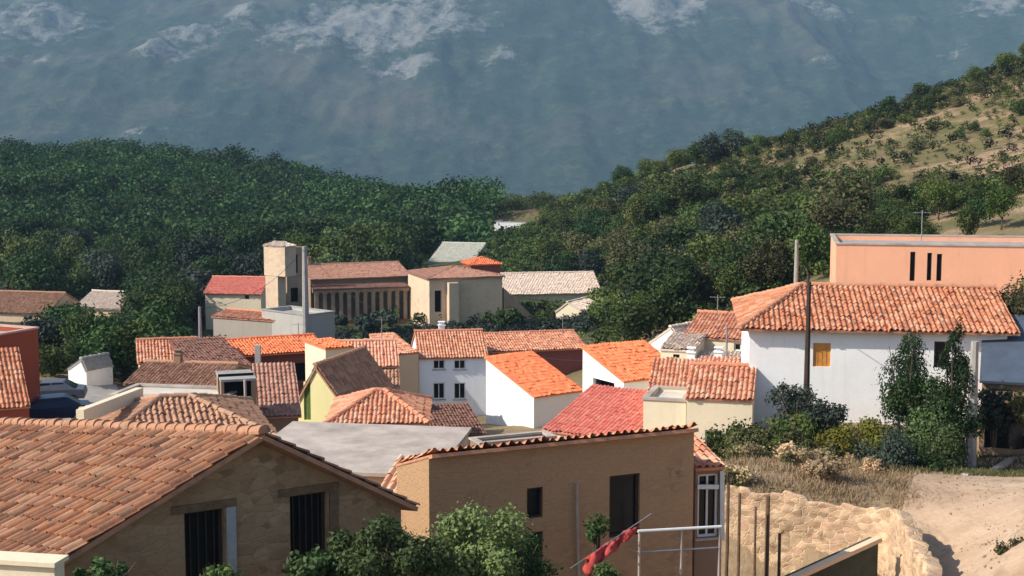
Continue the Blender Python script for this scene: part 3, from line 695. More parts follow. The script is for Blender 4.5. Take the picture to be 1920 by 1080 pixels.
house('terrace_strip', 'low roof terrace with greenish floor behind the ochre house', (900, 62), (1042, 63.5), 1.2, 834, 'flat', wm=P_BRN, rm=CONC, capm=CONC_L, cat='terrace', parapet=.12)
house('cream_tall_house', 'cream house with one small framed window under a pink-brown roof', (1288, 60), (1412, 59.4), 5.5, 742, 'u', .95, .5, wm=P_CRM, rm=T_PNK, ov=.12, vg=.04, wins=(('f', 1322, 806, 1356, 858, 'window'),))
house('cream_terrace_house', 'flat topped cream block joined to the left of the pink-brown roofed house', (1207, 60.8), (1287, 60.3), 3.0, 749, 'flat', wm=P_CRM, rm=CONC_T, capm=CONC_L, parapet=.1)
house('patched_pink_house', 'low house with patched pink tiles behind the flat topped cream block', (1214, 67), (1300, 66.6), 4.0, 741, 'mono', 1.15, wm=P_CRM, rm=T_PNK, ov=.15, vg=.05)
house('cream_block_house', 'small cream block house between the orange lean-to roof and the pink roofs', (1238, 79), (1302, 78.4), 3.5, 652, 'mono', .35, wm=P_CRM, rm=T_PAL, ov=.1, vg=.05, wins=(('f', 1262, 664, 1274, 682, 'dark'),))
house('white_low_house', 'low white walled house with orange-pink roof in front of the patched pale roof', (1302, 70), (1396, 69.4), 3.4, 716, 'mono', .75, wm=P_WHT, rm=T_ORP, ov=.15, vg=.05)
house('white_gable_house', 'small white gabled house at the foot of the wooded slope', (1217, 100), (1283, 98), 6, 641, 'n', 1.25, .6, wm=P_WHT, rm=T_PAL, ov=.1, vg=.05)
house('cream_pink_house', 'cream house with pink roof left of the big mottled roof', (1284, 82), (1404, 80.5), 6.5, 628, 'u', 1.0, wm=P_CRM, rm=T_PNK, ov=.15, wins=(('f', 1376, 643, 1400, 659, 'window'),))
house('patchwork_house', 'low pale house with patched pale roof before the cream and pink house', (1243, 76), (1398, 75), 5.0, 693, 'mono', .35, wm=P_WHT, rm=T_PAL, ov=.15, chim=((.3, .4, .55), (.62, .6, .4)))
# big right hand houses
house('white_villa', 'large white house under a broad mottled orange hipped roof', (1404, 62), (1886, 60.6), 9.5, 608, 'hip', 1.3, 2.6, wm=P_WHT, rm=T_MIX, ov=.45, tile=.24, ns=6, side='gable_right',
      wins=(('f', 1525, 643, 1557, 688, 'shutter'), ('f', 1752, 640, 1780, 690, 'dark')))
house('salmon_building', 'long salmon walled building with three tall narrow slit openings', (1562, 85), (2010, 82.5), 8, 458, 'flat', wm=P_SAL, rm=CONC, capm=CONC_L,
      wins=(('f', 1707, 472, 1715, 527, 'dark'), ('f', 1739, 474, 1746, 526, 'dark'), ('f', 1757, 476, 1765, 527, 'dark')), parapet=.3)
b_ = MB(); a_ = at(1728, 441, 84.3); b_.tube([a_ + Vector((0, 0, -.4)), a_ + Vector((0, 0, 1.5))], .03)
o = b_.build('antenna', METAL); tag(o, 'thin antenna mast on the salmon building', 'antenna')
b2 = MB(); b2.bar(a_ + Vector((-.5, 0, 1.35)), a_ + Vector((.5, 0, 1.35)), .02)
for k in range(5): x = -.45 + k * .22; b2.bar(a_ + Vector((x, -.25, 1.37)), a_ + Vector((x, .25, 1.37)), .015)
b2.build('antenna_head', METAL, o)
house('blue_roofed_shed', 'shed with a blue-grey sheet roof and dark open front behind the pale post', (1842, 57.5), (1990, 56.5), 6.0, 706, 'mono', 1.9, wm=P_BRN, rm=SLATE, ov=.3, vg=.1, ns=0, cat='shed',
      wins=(('f', 1848, 755, 1985, 850, 'opening'),), zb=-13.3)
# ------------------------------------------------------------------ church
M_CH2 = M_CHU
rch, Qc, _ = house('church', 'long stone church with shaded arcade and low tiled roof in the middle of the village', (585, 172), (768, 176.5), 10, 521, 'u', 1.15, wm=M_CHU, rm=T_DUS, ov=.6, vg=.2, zb=-24, cat='church', chim=((.08, .5, .7),))
uC = (Vector(xy(768, 175)) - Vector(xy(585, 172))).normalized(); rzc = math.atan2(uC.y, uC.x)
f0 = Vector(xy(588, 169.2)); f1 = Vector(xy(768, 172.2)); Lc = (f1 - f0).length; uu_ = (f1 - f0) / Lc
zt, zb_ = zz(552, 169.2), zz(603, 169.2)
for k in range(12):
    p = f0 + uu_ * (Lc * (k + .5) / 12); b_ = MB(); b_.box((p.x, p.y, zb_), .45, .45, zt - zb_, rzc); b_.box((p.x, p.y, zt), .6, .6, .18, rzc); b_.build('column', M_CHU, rch)
b_ = MB(); n_ = Vector((-uu_.y, uu_.x)); c = (f0 + f1) / 2
b_.box((c.x, c.y, zt + .18), Lc, .7, .5, rzc); b_.build('arcade_beam', M_CHU, rch)
b_ = MB(); q0, q1 = zt + .68, zz(535, 171.5)
tiles(b_, v3(f0 - n_ * .5, q0), v3(f1 - n_ * .5, q0), v3(f0 + n_ * 2.6, q1), v3(f1 + n_ * 2.6, q1), w=.3, course=.5, ns=4); b_.build('arcade_roof', T_DRK, rch)
b_ = MB(); b_.box((c.x, c.y, zb_ - 1.0), Lc + .5, .5, .95, rzc); b_.build('plinth', P_MAR, rch)
def block(part_name, A, B, dep, ytop, m, parent, zb=-24, roof=None, rise=1.2, wins=(), ov=.3, yb=None):
    pA, pB = Vector(xy(*A)), Vector(xy(*B)); W = (pB - pA).length; u = (pB - pA) / W; n = Vector((-u.y, u.x)); zt = zz(ytop, A[1])
    if yb: zb = zz(yb, A[1])
    ops = []
    for x0, y0, x1, y1 in wins: a, z1 = onwall(pA, pB, x0, y0); c, z0 = onwall(pA, pB, x1, y1); ops.append((a, c, z0, z1))
    b_ = MB(); pC, pD = pB + n * dep, pA + n * dep; ln = lambda L: [(0, zt), (L, zt)]
    wall(b_, pA, pB, zb, ln(W), ops, .4); wall(b_, pB, pC, zb, ln(dep)); wall(b_, pC, pD, zb, ln(W)); wall(b_, pD, pA, zb, ln(dep))
    if not roof: b_.face(v3(pA, zt), v3(pB, zt), v3(pC, zt), v3(pD, zt))
    o = b_.build(part_name, m, parent)
    for w_ in ops:
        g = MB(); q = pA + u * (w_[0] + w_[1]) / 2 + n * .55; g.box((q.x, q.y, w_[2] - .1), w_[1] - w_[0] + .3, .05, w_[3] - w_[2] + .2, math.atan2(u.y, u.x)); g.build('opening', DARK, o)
    if roof:
        rb = MB(); Qq = lambda a, c, z: v3(pA + u * a + n * c, z); h = min(W, dep) / 2; e = ov
        r0, r1 = (Qq(h, dep / 2, zt + rise), Qq(W - h, dep / 2, zt + rise)) if W >= dep else (Qq(W / 2, h, zt + rise), Qq(W / 2, dep - h, zt + rise))
        c_ = [Qq(-e, -e, zt), Qq(W + e, -e, zt), Qq(W + e, dep + e, zt), Qq(-e, dep + e, zt)]
        if W >= dep: tiles(rb, c_[0], c_[1], r0, r1); tiles(rb, c_[1], c_[2], r1, r1); tiles(rb, c_[2], c_[3], r1, r0); tiles(rb, c_[3], c_[0], r0, r0)
        else: tiles(rb, c_[0], c_[1], r0, r0); tiles(rb, c_[1], c_[2], r0, r1); tiles(rb, c_[2], c_[3], r1, r1); tiles(rb, c_[3], c_[0], r1, r0)
        rb.build('roof', roof, o)
    return o
block('porch_wing', (806, 164), (942, 167), 9.5, 522, M_ASH, rch, roof=T_DUS, rise=.95, wins=((815, 545, 828, 585),))
block('buttress', (843, 163.6), (861, 164.0), 1.0, 531, M_ASH, rch)
block('cupola', (884, 169), (938, 170), 4, 496, P_MAR, rch, yb=530, roof=T_ORG, rise=.75)
pa, pb = Vector(xy(945, 167)), Vector(xy(1010, 168))
b_ = MB(); uq = (pb - pa).normalized(); nq = Vector((-uq.y, uq.x)); zc0, zc1, zc2 = zz(540, 167), zz(606, 167), -24
b_.hexa([v3(pa, zc2), v3(pb, zc2), v3(pb + nq * 7, zc2), v3(pa + nq * 7, zc2)], [v3(pa, zc0), v3(pb, zc1), v3(pb + nq * 7, zc1), v3(pa + nq * 7, zc0)])
b_.build('buttress_wing', M_CHU, rch)
# lit window slit on the left face of the wing
tw = empty('bell_tower', v3(xy(510, 156), -23), 'pale stone bell tower left of the church with a broad square top', 'tower')
block('shaft', (501, 156.4), (524, 155.4), 1.3, 517, M_ASH, tw); block('belfry', (499, 156.6), (538, 154.9), 1.8, 460, M_ASH, tw, yb=516, roof=T_PAL, rise=.45, ov=.1)
bg = empty('bell_gable', v3(xy(558, 167), -23), 'grey bell gable with a dark arched opening beside the tower', 'tower')
block('gable_wall', (541, 169), (576, 170), .9, 464, M_CHU, bg, wins=((550, 478, 559, 512), (545, 540, 560, 566)), yb=612)
house('tower_side_house', 'house with red roof and cream wall left of the bell tower', (388, 164), (492, 163), 6, 547, 'u', 1.5, wm=P_CRM, rm=T_RED, ov=.3, wins=(('f', 459, 551, 467, 561, 'dark'),))
house('grey_block', 'plain grey rendered building with a low pink roof in front of the church', (402, 127), (572, 122.5), 4.5, 592, 'u', .35, wm=plaster('pale_grey', (.36, .31, .265), .35), rm=T_PNK, ov=.12, zb=-21, wins=(('f', 537, 612, 556, 619, 'dark'),))
house('grey_box_house', 'small grey flat roofed box right of the concrete pole', (574, 121), (629, 123.5), 6, 592, 'flat', wm=P_GRY, rm=CONC, capm=CONC, zb=-21)
# right of the church and far away
house('straw_roofed_barn', 'long barn with rough straw-pale roof right of the church', (948, 184), (1125, 186), 10, 549, 'u', 2.1, wm=P_CRM, rm=T_PAL, ov=.4, cat='barn')
house('cream_outbuilding', 'cream outbuilding with a sloping wall at the corner of the pale barn', (1042, 158), (1104, 156), 5, 583, 'n', 1.1, .35, wm=P_CRM, rm=T_PAL, ov=.1, vg=.1, cat='shed')
house('far_white_building', 'small flat white building far off at the edge of the wood', (927, 302), (1000, 300), 8, 416, 'flat', wm=P_WHT, rm=CONC_L)
house('far_pale_house', 'pale house with whitish roof among trees behind the church', (806, 243), (886, 241), 9, 489, 'u', 2.6, .9, wm=P_WHT, rm=tilemat('whitish', [(.58, .55, .44), (.66, .63, .52), (.5, .48, .40)], .1), ov=.3)
house('far_left_house', 'house with brown roof among trees at the left edge', (-30, 178), (92, 176), 9, 582, 'u', 2.0, wm=P_BEI, rm=T_BRN, ov=.3)
house('far_tan_house', 'tan house with pale roof alone among the trees on the left', (146, 180), (230, 178), 8, 574, 'u', 1.6, wm=P_BEI, rm=T_PAL, ov=.3, wins=(('f', 167, 576, 176, 586, 'dark'),))
house('red_house', 'red rendered house with pink flat top at the left edge', (-40, 73), (74, 77), 7, 636, 'flat', wm=P_RED, rm=CONC, capm=T_PNK and plain('pink_coping', (.62, .38, .30)), zb=-17.5)
house('red_lean_to', 'lean-to with weathered orange tiles in front of the red house at the left edge', (-60, 68), (52, 69.2), 4.0, 765, 'mono', 2.2, wm=P_RED, rm=T_MIX, ov=.2, vg=.05, cat='shed')
house('small_white_shed', 'tiny shed with white pointed gable beside the grey street', (128, 96), (162, 95.2), 2.5, 690, 'n', .75, .75, wm=P_WHT, rm=CONC, ov=.05, vg=.05, cat='shed')

# ------------------------------------------------------------------ roads, walls, poles, street furniture
def ribbon(name, pts, m, lift, kind='structure', skirt=0, sub=10):
    """pts: (left px, left py, right px, right py, depth) rows -> sheet laid on the ground"""
    L_, R_ = [], []
    for lx, rx, d in pts: L_.append(Vector(xy(lx, d))); R_.append(Vector(xy(rx, d)))
    rows = []
    for k in range(len(pts) - 1):
        for s in range(sub):
            t = s / sub; rows.append((L_[k].lerp(L_[k + 1], t), R_[k].lerp(R_[k + 1], t)))
    rows.append((L_[-1], R_[-1])); n = 16
    X = np.array([[a.lerp(b_, j / n).x for j in range(n + 1)] for a, b_ in rows]); Y = np.array([[a.lerp(b_, j / n).y for j in range(n + 1)] for a, b_ in rows])
    o = sheet(name, X, Y, ground(X, Y) + lift, m); return tag(o, kind=kind)
m, nt, b = mat('sandy_road')
v = coords(nt); n1 = noise(nt, v, .5, 5, .6); n2 = noise(nt, v, 5, 6, .75); n3 = noise(nt, v, 40, 3, .7)
col = ramp(nt, n1, [(.3, (.40, .26, .165)), (.5, (.51, .345, .225)), (.7, (.57, .41, .29))])
col = mixc(nt, maprange(nt, n2, .45, .7, 0, .6), col, (.36, .25, .16)); col = mixc(nt, maprange(nt, n3, .5, .7, 0, .4), col, (.66, .54, .42))
n5 = noise(nt, coords(nt, (1, .25, 1)), 1.1, 5, .7); col = mixc(nt, maprange(nt, n5, .5, .66, 0, .55), col, (.26, .18, .115))
n6 = noise(nt, v, .9, 6, .75); col = mixc(nt, maprange(nt, n6, .57, .66, 0, .6), col, (.20, .17, .085))
nt.links.new(col, b.inputs['Base Color']); bump(nt, b, n2, .8, .08); SAND = m
ribbon('dirt_road', [(1560, 2250, 31), (1655, 2120, 36), (1690, 2050, 41), (1700, 2040, 45), (1720, 2040, 49), (1760, 2060, 53), (1850, 2100, 57), (1930, 2140, 61)], SAND, .05)
ribbon('grey_street', [(-60, 200, 68), (40, 235, 76), (95, 250, 84), (125, 235, 92), (120, 210, 100)], CONC, .04)
# retaining wall bottom right
rw = empty('retaining_wall', v3(xy(1520, 44), -14), 'sunlit tan stone retaining wall below the dry slope at lower right', 'wall')
tp = [(1362, 44.8, 915), (1450, 44.2, 924), (1545, 43.6, 938), (1622, 43.0, 957), (1665, 42.3, 944), (1705, 38.5, 1010), (1740, 34, 1075)]
P_ = [(Vector(xy(a, d)), zz(y, d, a)) for a, d, y in tp]
b_ = MB(); cum = [0]
for (p, _), (q, _) in zip(P_, P_[1:]): cum.append(cum[-1] + (q - p).length)
NS, NV = 150, 46; s_ = np.linspace(0, cum[-1], NS)
wx, wy, wz = (np.interp(s_, cum, [f(a) for a in P_]) for f in (lambda a: a[0].x, lambda a: a[0].y, lambda a: a[1]))
tx, ty = np.gradient(wx), np.gradient(wy); ln = np.hypot(tx, ty); nx, ny = -ty / ln, tx / ln
wz = wz + .09 * fbm(s_ / .9, s_ * 0, 31, 4) + .07 * np.sign(fbm(s_ / .35, s_ * 0, 33, 1))
rows = []
for k in range(NV + 5):
    t = min(k / NV, 1); zz_ = -15 + (wz + 15) * t; dpt = max(0, k - NV) * .12
    off = .09 * fbm(s_ / 1.1, zz_ / 1.1, 35, 3) + .07 * fbm(s_ / .22, zz_ / .16, 37, 3) - .25 * t + .1
    rows.append([(a - nx_ * o + nx_ * dpt, b2_ - ny_ * o + ny_ * dpt, z - .05 * max(0, k - NV) ** 1.5 * .3) for a, b2_, nx_, ny_, o, z in zip(wx, wy, nx, ny, off, zz_)])
for r_ in rows: b_.v += r_
for k in range(NV + 4):
    for i in range(NS - 1): a = k * NS + i; b_.f.append((a, a + 1, a + NS + 1, a + NS))
b_.build('wall', M_RET, rw, True)
# dark wall added in place of a cast shadow, its lit edge as coping
sh = empty('shadow_wall', v3(xy(1590, 39), -14), 'dark grey-green wall end added in place of a cast shadow, with a pale sloping top edge, bottom right', 'wall')
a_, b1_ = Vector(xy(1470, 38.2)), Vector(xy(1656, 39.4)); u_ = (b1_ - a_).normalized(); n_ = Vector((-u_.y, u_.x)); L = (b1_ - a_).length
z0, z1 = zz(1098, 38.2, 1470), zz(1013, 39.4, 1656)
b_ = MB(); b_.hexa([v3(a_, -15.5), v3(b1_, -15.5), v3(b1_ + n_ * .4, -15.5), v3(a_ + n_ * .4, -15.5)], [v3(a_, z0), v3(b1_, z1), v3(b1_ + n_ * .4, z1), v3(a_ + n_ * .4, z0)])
b_.build('wall', plain('shadow_tone_render', (.075, .085, .065), .95, 0, .4, 2), sh)  # dark tone stands for the cast shadow
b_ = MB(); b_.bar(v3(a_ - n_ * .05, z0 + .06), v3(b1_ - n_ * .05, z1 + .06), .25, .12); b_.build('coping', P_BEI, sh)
GR = 'timber stakes before the retaining wall'
for px, y, d, r, h, lab in ((1366, 884, 41.5, .055, 0, 'tall dark timber stake nearest the ochre house'), (1387, 925, 42.0, .05, 0, 'second dark timber stake before the retaining wall'), (1417, 950, 42.0, .04, 0, 'thin short stake between two thicker ones'), (1440, 930, 42.2, .075, 0, 'thickest dark timber stake before the retaining wall'), (1462, 1000, 40.5, .05, 0, 'lowest stake before the sunlit wall')):
    t_ = at(px, y, d); b_ = MB(); b_.tube([(t_.x + random.uniform(-.05, .05), t_.y, -15), (t_.x, t_.y, (t_.z - 15) / 2), t_], [r * 1.1, r, r * .9], 7)
    tag(b_.build('timber_stake', WOOD), lab, 'stake', GR)
# utility poles
def pole(px, ytop, ybase, d, r, m, label, arms=True, name='utility_pole'):
    t_ = at(px, ytop, d); zb = zz(ybase, d); o = empty(name, (t_.x, t_.y, zb), label, 'pole', None)
    b_ = MB(); b_.tube([(t_.x, t_.y, zb - .6), (t_.x, t_.y, t_.z)], [r * 1.25, r * .8], 8); b_.build('post', m, o)
    if arms:
        b_ = MB(); b_.bar((t_.x - .7, t_.y, t_.z - .4), (t_.x + .7, t_.y, t_.z - .4), .1, .1); b_.build('crossarm', m, o)
        for k in (-.6, 0.25, .6):
            b_ = MB(); b_.tube([(t_.x + k, t_.y, t_.z - .35), (t_.x + k, t_.y, t_.z - .15)], .05, 6); b_.build('insulator', WHITE_P, o)
    return o
pole(571, 462, 645, 118, .26, CONC, 'thick grey concrete pole standing before the church arcade', False)
pole(1494, 450, 600, 90, .14, CONC, 'pale utility pole rising left of the salmon building', False)
pole(1517, 528, 752, 58, .11, WOOD_D, 'dark timber pole standing before the white villa wall', False)
pole(1828, 640, 852, 54.5, .19, CONC, 'stout pale post left of the blue-roofed shed', False, 'gate_post')
pole(374, 575, 650, 100, .12, METAL, 'slim bluish pole at the edge of the trees left of the grey block', False)
pole(1125, 556, 640, 140, .11, CONC, 'thin pole beside the pale barn', False)
pole(1363, 612, 668, 78, .06, METAL, 'thin mast beside the cream and pink house', False)
def aerial(px, yb, d, h, label):
    q = at(px, yb, d); b_ = MB(); b_.tube([q, q + Vector((0, 0, h))], .028, 6); o = b_.build('roof_aerial', METAL); tag(o, label, 'antenna')
    b_ = MB(); b_.bar(q + Vector((-.45, .1, h - .12)), q + Vector((.45, -.1, h - .12)), .022)
    for k in range(5): x = -.4 + k * .2; b_.bar(q + Vector((x, -.22, h - .1)), q + Vector((x, .22, h - .1)), .014)
    b_.build('aerial_head', METAL, o)
aerial(716, 636, 99, 1.5, 'roof aerial behind the orange-pink roof left of the white house')
aerial(1055, 628, 109, 1.4, 'roof aerial on the long pink roofed house')
aerial(560, 640, 97, 1.3, 'roof aerial on the bright orange roof of the maroon house')
aerial(1345, 600, 84, 1.5, 'roof aerial on the cream and pink house')
def cable(a, b_, sag, label):
    a, b_ = Vector(a), Vector(b_); m_ = MB(); m_.tube([a.lerp(b_, t) - Vector((0, 0, sag * 4 * t * (1 - t))) for t in np.linspace(0, 1, 18)], .016, 5)
    tag(m_.build('overhead_cable', plain('cable_black', (.03, .03, .03), .6)), label, 'cable', 'overhead cables')
cable(at(1517, 532, 58), at(1494, 455, 90), .7, 'sagging cable from the dark timber pole to the pale pole behind the villa')
cable(at(1517, 534, 58), at(1363, 615, 78), .6, 'sagging cable from the dark timber pole to the mast by the cream and pink house')
cable(at(1363, 616, 78), at(905, 640, 101), 1.6, 'long cable running from the mast to the white house with four windows')
cable(at(571, 466, 118), at(374, 578, 100), 1.2, 'cable from the thick concrete pole to the slim bluish pole')
cable(at(571, 466, 118), at(800, 612, 103), 1.4, 'cable from the thick concrete pole down to the white house roof')
# kerb at road bend and a stone
kb = MB(); pts = [(1905, 870, 56.8), (1862, 900, 53), (1815, 932, 50)]
bw = empty('low_bank_wall', v3(xy(1800, 50), gz(*xy(1800, 50))), 'low pale kerb wall along the bend of the dirt road', 'kerb')
for (a, _, d), (c, _, d2) in zip(pts, pts[1:]):
    p, q = Vector(xy(a, d)), Vector(xy(c, d2)); kb.bar(v3(p, gz(*p) + .02), v3(q, gz(*q) + .02), .25, .2)
kb.build('kerb', CONC_L, bw)
p = Vector(xy(1728, 42.0)); z = zz(990, 42, 1728)
b_ = MB(); b_.box((p.x, p.y, gz(*p) - .1), .75, .5, .42, .3)
o = b_.build('fallen_stone', RUST); bv = o.modifiers.new('bevel', 'BEVEL'); bv.width = .1; bv.segments = 2; tag(o, 'rusty brown stone lying at the edge of the dirt road', 'stone')
b_ = MB(); 
# cars on the grey street
def car(px, py, d, rz, m, label):
    x, y = xy(px, d); z = gz(x, y) + .02; o = empty('parked_car', (x, y, z), label, 'car', 'cars parked on the grey street'); o.rotation_euler = (0, 0, rz)
    def P(b_, nm, mt, par=o):
        ob = b_.build(nm, mt); ob.parent = par; return ob
    prof = [(-2.05, .35), (-2.1, .65), (-1.95, .92), (-1.2, .98), (-.6, 1.42), (.75, 1.46), (1.45, 1.0), (2.0, .95), (2.08, .6), (2.02, .35)]
    b_ = MB(); n = len(prof); i = b_.pt(*[(a, -.84 if h < 1.1 else -.66, h) for a, h in prof], *[(a, .84 if h < 1.1 else .66, h) for a, h in prof])
    b_.f.append(tuple(range(i, i + n))); b_.f.append(tuple(reversed(range(i + n, i + 2 * n))))
    for k in range(n): b_.f.append((i + k, i + n + k, i + n + (k + 1) % n, i + (k + 1) % n))
    ob = P(b_, 'body', m); bv = ob.modifiers.new('bevel', 'BEVEL'); bv.width = .06; bv.segments = 2
    for a0, a1 in ((-.95, -.05), (.05, 1.0)):
        for s in (-1, 1):
            g = MB(); g.hexa([(a0 - .0, s * .80, 1.03), (a1 + .1, s * .80, 1.03), (a1 + .1, s * .77, 1.03), (a0, s * .77, 1.03)], [(a0 + .32 if a0 < 0 else a0, s * .70, 1.38), (a1 if a0 < 0 else a1 - .28, s * .70, 1.38), (a1 if a0 < 0 else a1 - .28, s * .67, 1.38), (a0 + .32 if a0 < 0 else a0, s * .67, 1.38)]); P(g, 'window', GLASS)
    for (a, h, a2, h2) in ((-1.22, 1.0, -.64, 1.40), (1.47, 1.02, .79, 1.44)):
        s = -.02 if a < 0 else .02; g = MB(); g.hexa([(a + s, -.7, h), (a + s, .7, h), (a + 2 * s, .7, h), (a + 2 * s, -.7, h)], [(a2 + s, -.58, h2), (a2 + s, .58, h2), (a2 + 2 * s, .58, h2), (a2 + 2 * s, -.58, h2)]); P(g, 'windscreen', GLASS)
    for a in (-1.3, 1.3):
        for s in (-.78, .78):
            w = MB(); w.tube([(a, s - .1, .32), (a, s + .1, .32)], .32, 14); wh = P(w, 'wheel', plain('tyre', (.02, .02, .02)))
            r_ = MB(); r_.tube([(a, s - .115, .32), (a, s + .115, .32)], .18, 10); P(r_, 'rim', METAL, wh)
    for s in (-.6, .6):
        h = MB(); h.box((-2.09, s, .66), .06, .3, .14); P(h, 'headlight', plain('lamp_glass', (.7, .7, .7), .2))
    return o
car(92, 775, 73, .35, plain('navy_car_paint', (.02, .025, .06), .25), 'dark navy car parked nearest the camera on the grey street')
car(97, 712, 88, .2, plain('slate_car_paint', (.09, .10, .13), .3), 'slate grey car parked higher up the grey street')
# ------------------------------------------------------------------ vegetation
L_WOOD = leafmat('wood', [(.011, .031, .008), (.021, .049, .012), (.036, .068, .017), (.06, .09, .026)])
L_HILL = leafmat('hill', [(.018, .038, .007), (.035, .063, .011), (.062, .088, .017), (.105, .122, .032)])
L_OLIVE = leafmat('olive', [(.045, .056, .018), (.075, .08, .027), (.115, .108, .042), (.155, .135, .06)])
L_DARK = leafmat('dusky', [(.014, .026, .020), (.03, .045, .032), (.06, .075, .055)])
L_GREEN = leafmat('fresh', [(.028, .06, .014), (.05, .095, .022), (.085, .13, .035), (.15, .19, .075)])
L_OCHRE = leafmat('ochre', [(.085, .10, .010), (.13, .14, .014), (.18, .175, .02), (.23, .19, .04)], dry=(.19, .15, .03))
L_DRY = leafmat('dry', [(.30, .22, .11), (.42, .31, .17), (.52, .40, .24), (.26, .22, .10)], dry=(.46, .31, .18))

def crown_quads(nl, n, leaf, rx=.40, zc=.60, rz=.38, seed=0, lobe=(.13, .22), up=.25, core=.35):
    g = np.random.default_rng(seed)
    d = g.normal(size=(nl, 3)); d /= np.linalg.norm(d, axis=1)[:, None]
    rr = g.random(nl) ** .45
    c = d * rr[:, None] * np.array([rx, rx, rz]) * .82; c[:, 2] += zc
    lr = g.uniform(*lobe, nl)
    k = g.integers(0, nl, n); q = g.normal(size=(n, 3)); q[:, 2] += up; q /= np.linalg.norm(q, axis=1)[:, None]
    rad = lr[k] * np.where(g.random(n) < core, g.random(n) ** .5, np.where(g.random(n) < .25, g.uniform(1.0, 1.5, n), g.uniform(.75, 1.15, n)))
    p = c[k] + q * rad[:, None]
    nrm = q + g.normal(0, .55, (n, 3)); nrm /= np.linalg.norm(nrm, axis=1)[:, None]
    return leaf_quads(p, nrm, leaf, g)
def leaf_quads(p, nrm, leaf, g, asp=1.5):
    n = len(p); t = np.cross(nrm, g.normal(size=(n, 3))); t /= np.linalg.norm(t, axis=1)[:, None] + 1e-9; bt = np.cross(nrm, t)
    s = (leaf * g.uniform(.55, 1.4, n))[:, None]
    a = t * s * asp * .5; b_ = bt * s * .5
    return np.stack([p - a, p - b_ + a * .1, p + a, p + b_ + a * .1], 1)
def trunk_mesh(name, h, r, seed, top=.62, spread=.3):
    g = random.Random(seed); b_ = MB()
    pts = [(g.uniform(-.02, .02) * i * h, g.uniform(-.02, .02) * i * h, h * top * i / 5 - (.08 * h if i == 0 else 0)) for i in range(6)]
    b_.tube(pts, [r * (1 - .14 * i) for i in range(6)], 8)
    for k in range(5):
        a = k * 1.26 + g.random(); s = pts[2 + k % 3]; ln = h * g.uniform(.22, .34)
        m_ = (s[0] + math.cos(a) * ln * .5, s[1] + math.sin(a) * ln * .5, s[2] + ln * .45); e_ = (s[0] + math.cos(a) * ln * spread * 3, s[1] + math.sin(a) * ln * spread * 3, s[2] + ln * 1.0)
        b_.tube([s, m_, e_], [r * .5, r * .34, r * .14], 6)
    o = b_.build(name, BARK); me = o.data; bpy.data.objects.remove(o); me.shade_smooth(); return me
PROTO = {}
def proto(key, n, leaf, m, cnt=4, **k):
    out = []
    for i in range(cnt):
        kk = dict(k); kk['rx'] = k.get('rx', .4) * random.uniform(.88, 1.15)
        out.append((quadcloud('crown', crown_quads(k.get('nl', 16), n, leaf, seed=hash_(key) + i, **{a: b_ for a, b_ in kk.items() if a != 'nl'}), m), trunk_mesh('trunk', 1, .028, i + 5)))
    PROTO[key] = out
def hash_(s): return sum(ord(c) * (i + 7) for i, c in enumerate(s))
proto('wood', 2900, .036, L_WOOD, 5, nl=24); proto('hill', 2900, .036, L_HILL, 5, nl=24); proto('olive', 2500, .036, L_OLIVE, 3, nl=18, rx=.46)
proto('dusky', 2800, .036, L_DARK, 3, nl=20)
proto('bush', 1500, .062, L_HILL, 4, nl=10, rx=.55, zc=.46, rz=.42, lobe=(.2, .34)); proto('obush', 1500, .062, L_OLIVE, 3, nl=10, rx=.6, zc=.46, rz=.42, lobe=(.2, .34))
proto('spire', 1400, .05, L_WOOD, 2, nl=14, rx=.17, zc=.52, rz=.5, lobe=(.08, .14))
PROTO['poplar'] = [(quadcloud('crown', crown_quads(16, 2400, .036, seed=900 + i, rx=.22, zc=.55, rz=.47, lobe=(.09, .16)), L_GREEN), trunk_mesh('trunk', 1, .02, 40 + i)) for i in range(3)]
def plant(name, key, x, y, h, label, cat, group=None, wide=1.0, z=None, m=None):
    cr, tr = random.choice(PROTO[key]); z = gz(x, y) if z is None else z
    o = empty(name, (x, y, z - .05), label, cat, group); o.rotation_euler = (0, 0, random.uniform(0, 6.28)); o.scale = (h * wide, h * wide * random.uniform(.9, 1.1), h)
    for nm, me in (('crown', cr), ('trunk', tr)):
        c = bpy.data.objects.new(nm, me); COL.objects.link(c); c.parent = o
    return o
PATCH = [(1425, 352), (1470, 305), (1600, 262), (1720, 222), (1830, 190), (1960, 180), (1960, 320), (1800, 338), (1690, 362), (1560, 352)]
def in_patch(px, py):
    c = False; j = len(PATCH) - 1
    for i in range(len(PATCH)):
        (xi, yi), (xj, yj) = PATCH[i], PATCH[j]
        if (yi > py) != (yj > py) and px < (xj - xi) * (py - yi) / (yj - yi) + xi: c = not c
        j = i
    return c
def sparse(px, py): return random.random() < (.26 if in_patch(px, py) else 1)
KEEP = [(380, 1012, 445, 622, 160), (940, 1128, 507, 556, 182), (1035, 1108, 560, 612, 152), (920, 1003, 410, 438, 297), (800, 892, 450, 492, 238), (-40, 96, 566, 604, 175), (136, 238, 548, 588, 175),
        (-40, 80, 615, 790, 72), (255, 425, 632, 722, 80), (1212, 1420, 596, 705, 74), (1400, 1920, 436, 640, 60), (380, 760, 575, 720, 85), (740, 1210, 612, 800, 80), (100, 240, 690, 790, 70)]
def clear(px, d, w, y0, y1):
    for a, c, t, b_, dk in KEEP:
        if d < dk + 4 and px + w > a and px - w < c and y1 > t and y0 < b_: return False
    return True
def offhouse(x, y, r):
    return all((x - c.x) ** 2 + (y - c.y) ** 2 > (q + r) ** 2 for c, q in FOOT)
placed = []
